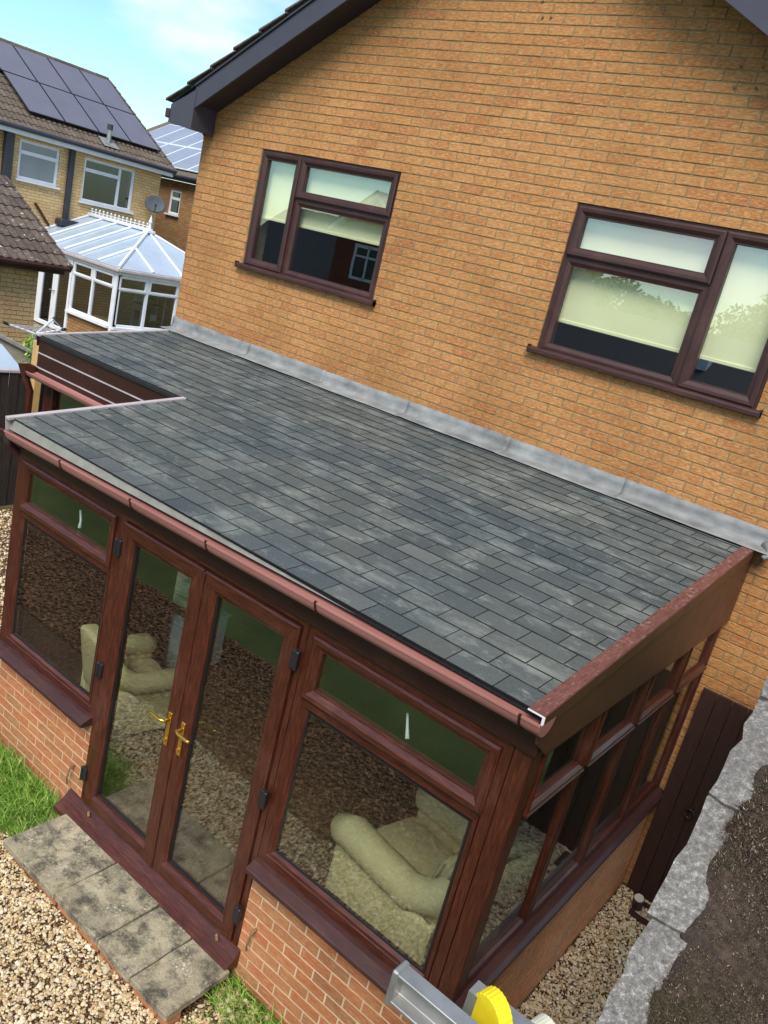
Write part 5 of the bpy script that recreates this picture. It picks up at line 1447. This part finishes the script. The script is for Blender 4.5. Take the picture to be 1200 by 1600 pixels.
# furniture seen through the white conservatory
for (x, y, nm, lab) in ((-10.5, 7.2, 'shelf_unit', 'thin metal shelf unit inside the white conservatory'),):
    su = empty(nm, label=lab, cat='shelf')
    for dx in (0, .3):
        for dy in (0, .7):
            m_ = MB(); m_.tube([(x + dx, y + dy, .541), (x + dx, y + dy, 2.0)], .014, 6); m_.obj('upright', M['alu_rail'], su)
    for z in (.9, 1.3, 1.7):
        m_ = MB(); m_.box(x - .02, x + .32, y - .02, y + .72, z, z + .02); m_.obj('shelf', M['wood_pale'], su)
for i, (x, y, z, s, mt) in enumerate(((-10.35, 7.35, 1.32, .13, 'brick_dwarf'), (-10.35, 7.65, 1.32, .10, 'throw'), (-10.35, 7.5, 1.72, .10, 'wood_pale'), (-10.36, 7.75, .92, .14, 'green_cloth'))):
    b_ = empty('storage_box', label=['brown box on the middle shelf', 'beige box on the middle shelf', 'pale wood box on the top shelf', 'green box on the bottom shelf'][i] + ' of the metal unit', cat='box')
    m_ = MB(); m_.box(x - s, x + s, y - s, y + s, z + .001, z + 1.3 * s); m_.obj('body', M[mt], b_, bevel=.01)
    m_ = MB(); m_.box(x - s - .01, x + s + .01, y - s - .01, y + s + .01, z + 1.3 * s + .001, z + 1.3 * s + .03); m_.obj('lid', M[mt], b_, bevel=.005)
tb = empty('garden_table', label='low wooden table inside the white conservatory windows', cat='table')
m_ = MB(); m_.box(-11.4, -10.7, 6.5, 7.0, 1.10, 1.14); m_.obj('table_top', M['wood_pale'], tb)
for dx in (-11.36, -10.76):
    for dy in (6.54, 6.94):
        m_ = MB(); m_.box(dx, dx + .05, dy, dy + .05, .541, 1.099); m_.obj('leg', M['wood_pale'], tb)

# ================================================================ farther house facing us
fh = empty('far_house', label='brown brick house with pale solar roof behind the solar house', cat='house')
FY = 13.0
FW = (on_y(262, 335, FY)[0] - .02, on_y(282, 300, FY)[0] + .06, 3.93, 4.72)
fw = MB(); wall_with_holes(fw, -24, -9, 0, 5.02, [FW], lambda a, b, c, d: fw.box(a, b, FY, FY + .25, c, d)); fw.obj('wall', M['far_brick_x'], fh)
far_window(fh, front_T(FY), *FW, None, 4.45, M['glass_far'])
rm = MB(); a, b, c, d = FW
rm.box(a - .3, b + .3, FY + .262, FY + .30, c - .3, d + .28); rm.obj('room_lining', M['room'], fh)  # flat dark backing close to the glass, standing in for the unlit room
m_ = MB(); m_.box(-24, -9, FY - .30, FY - .28, 5.03, 5.20); m_.obj('fascia', M['pipe_black'], fh)
m_ = MB(); m_.box(-24, -9, FY - .28, FY - .002, 5.03, 5.045); m_.obj('soffit', M['pipe_black'], fh)
def fr(x, s, n): return (x, FY - .36 + s * math.cos(NA) - n * math.sin(NA), 5.16 + s * math.sin(NA) + n * math.cos(NA))
m_ = MB(); vs = [fr(x, s, n) for x in (-22.3, -9) for s in (0, 4.4) for n in (-.06, .02)]
m_.add(vs, [(0, 1, 3, 2), (4, 6, 7, 5), (0, 4, 5, 1), (2, 3, 7, 6), (0, 2, 6, 4), (1, 5, 7, 3)]); fro = m_.obj('roof', M['tile'], fh)
m_ = MB(); m_.tube([(-24, FY - .38, 5.16), (-9, FY - .38, 5.16)], .05, 8); m_.obj('gutter', M['pipe_black'], fh)
for row in range(2):
    for k in range(7):
        x0 = -21.6 + k * 1.03; s0 = .35 + row * 1.72
        m_ = MB(); vs = [fr(x, s, n) for x in (x0, x0 + 1.03) for s in (s0, s0 + 1.70) for n in (.07, .10)]
        m_.add(vs, [(0, 1, 3, 2), (4, 6, 7, 5), (0, 4, 5, 1), (2, 3, 7, 6), (0, 2, 6, 4), (1, 5, 7, 3)])
        n0 = len(m_.f); vs = [fr(x, s, n) for x in (x0 + .035, x0 + .995) for s in (s0 + .04, s0 + 1.66) for n in (.099, .103)]
        m_.add(vs, [(0, 1, 3, 2), (4, 6, 7, 5), (0, 4, 5, 1), (2, 3, 7, 6), (0, 2, 6, 4), (1, 5, 7, 3)], 1)
        m_.obj('solar_panel', [M['alu_rail'], M['solar_far']], fro)

# ================================================================ behind the photographer: what the panes mirror
oh = empty('opposite_house', label='red brick gabled house reflected in the upstairs panes', cat='house')
m_ = MB(); m_.box(-25, -8, -31, -22.5, 0, 2.5); m_.box(-16.6, -12.8, -27, -21.0, 0, 4.9); m_.prism([(-16.6, 4.9), (-12.8, 4.9), (-14.7, 6.3)], -27, -21.0, lambda p, q, s: (p, s, q)); m_.obj('wall', M['far_red_x'], oh)
m_ = MB(); m_.prism([(-22.1, 2.4), (-26.7, 5.6), (-31.4, 2.4)], -25.2, -7.8, lambda p, q, s: (s, p, q)); m_.obj('roof', M['slate_dark'], oh)
for sgn in (-1, 1):
    m_ = MB(); m_.prism([(-14.7, 6.55), (-14.7 + sgn * 2.2, 4.93), (-14.7 + sgn * 2.2, 4.73), (-14.7, 6.33)], -20.95, -20.7, lambda p, q, s: (p, s, q)); m_.obj('bargeboard', M['upvc_white'], oh)
    m_ = MB(); m_.prism([(-14.7, 6.62), (-14.7 + sgn * 2.25, 4.98), (-14.7 + sgn * 2.25, 4.94), (-14.7, 6.56)], -27, -20.65, lambda p, q, s: (p, s, q)); m_.obj('roof', M['slate_dark'], oh)
Tn = lambda u, v, o: (u, -21.0 + o, v)
f_ = MB(Tn); f_.ring(-15.5, -14.0, 3.1, 4.5, [(0, -.05), (0, .03), (.12, .03), (.12, -.05)]); f_.box(-14.80, -14.70, 3.15, 4.45, -.05, .03); f_.box(-15.4, -14.1, 4.0, 4.08, -.05, .029); wo_ = f_.obj('window', [M['upvc_white']] * 2, oh)
pane(Tn, -15.4, -14.1, 3.2, 4.4, .02, wo_, M['black_metal'])
ob = empty('opposite_bungalow', label='dark tiled bungalow reflected in the window above the flashing', cat='house')
m_ = MB(); m_.box(-9, 5.5, -27, -20, 0, 2.4); m_.obj('wall', M['far_red_x'], ob)
m_ = MB(); m_.prism([(-19.6, 2.3), (-23.5, 4.35), (-27.4, 2.3)], -9.2, 5.7, lambda p, q, s: (s, p, q)); m_.obj('roof', M['slate_dark'], ob)
m_ = MB(); m_.box(-1.2, -.5, -21.9, -21.3, 3.2, 3.55); m_.obj('skylight', M['alu_rail'], ob)
for i, (x, y, h, r_) in enumerate(((-13, -38, 6.2, 2.6), (-7.5, -36, 5.8, 2.6), (-3, -39, 7.2, 3.0), (1.5, -36, 5.9, 2.6), (5.5, -34, 6.4, 2.6), (-19, -40, 6.5, 3))):
    t_ = empty('tree', label='leafy garden tree behind the opposite houses', cat='tree', group='trees behind the opposite houses')
    m_ = MB(); m_.tube([(x, y, 0), (x + .1, y, h * .35), (x, y + .1, h * .75)], [.25, .18, .08], 8); m_.obj('trunk', M['bark'], t_)
    bl = [(x + random.uniform(-1, 1) * r_ * .55, y + random.uniform(-1, 1) * r_ * .5, h * random.uniform(.5, .92), r_ * .6, r_ * .6, r_ * .5) for _ in range(9)]
    V, F = leaf_cloud(bl, 9000, .16); put('crown', big_mesh('crown', V, F, M['leaf']), t_)

# ================================================================ move each thing's empty to its base
bpy.context.view_layer.update()
for e in [o for o in COL.objects if o.type == 'EMPTY']:
    pts = []
    for ch in e.children_recursive:
        if ch.type == 'MESH' and len(ch.data.vertices):
            pts += [np.array(ch.matrix_world @ Vector(c)) for c in ch.bound_box]
    if not pts: continue
    P_ = np.array(pts); b = Vector(((P_[:, 0].min() + P_[:, 0].max()) / 2, (P_[:, 1].min() + P_[:, 1].max()) / 2, P_[:, 2].min()))
    e.location = b
    for ch in e.children: ch.location = ch.location - b
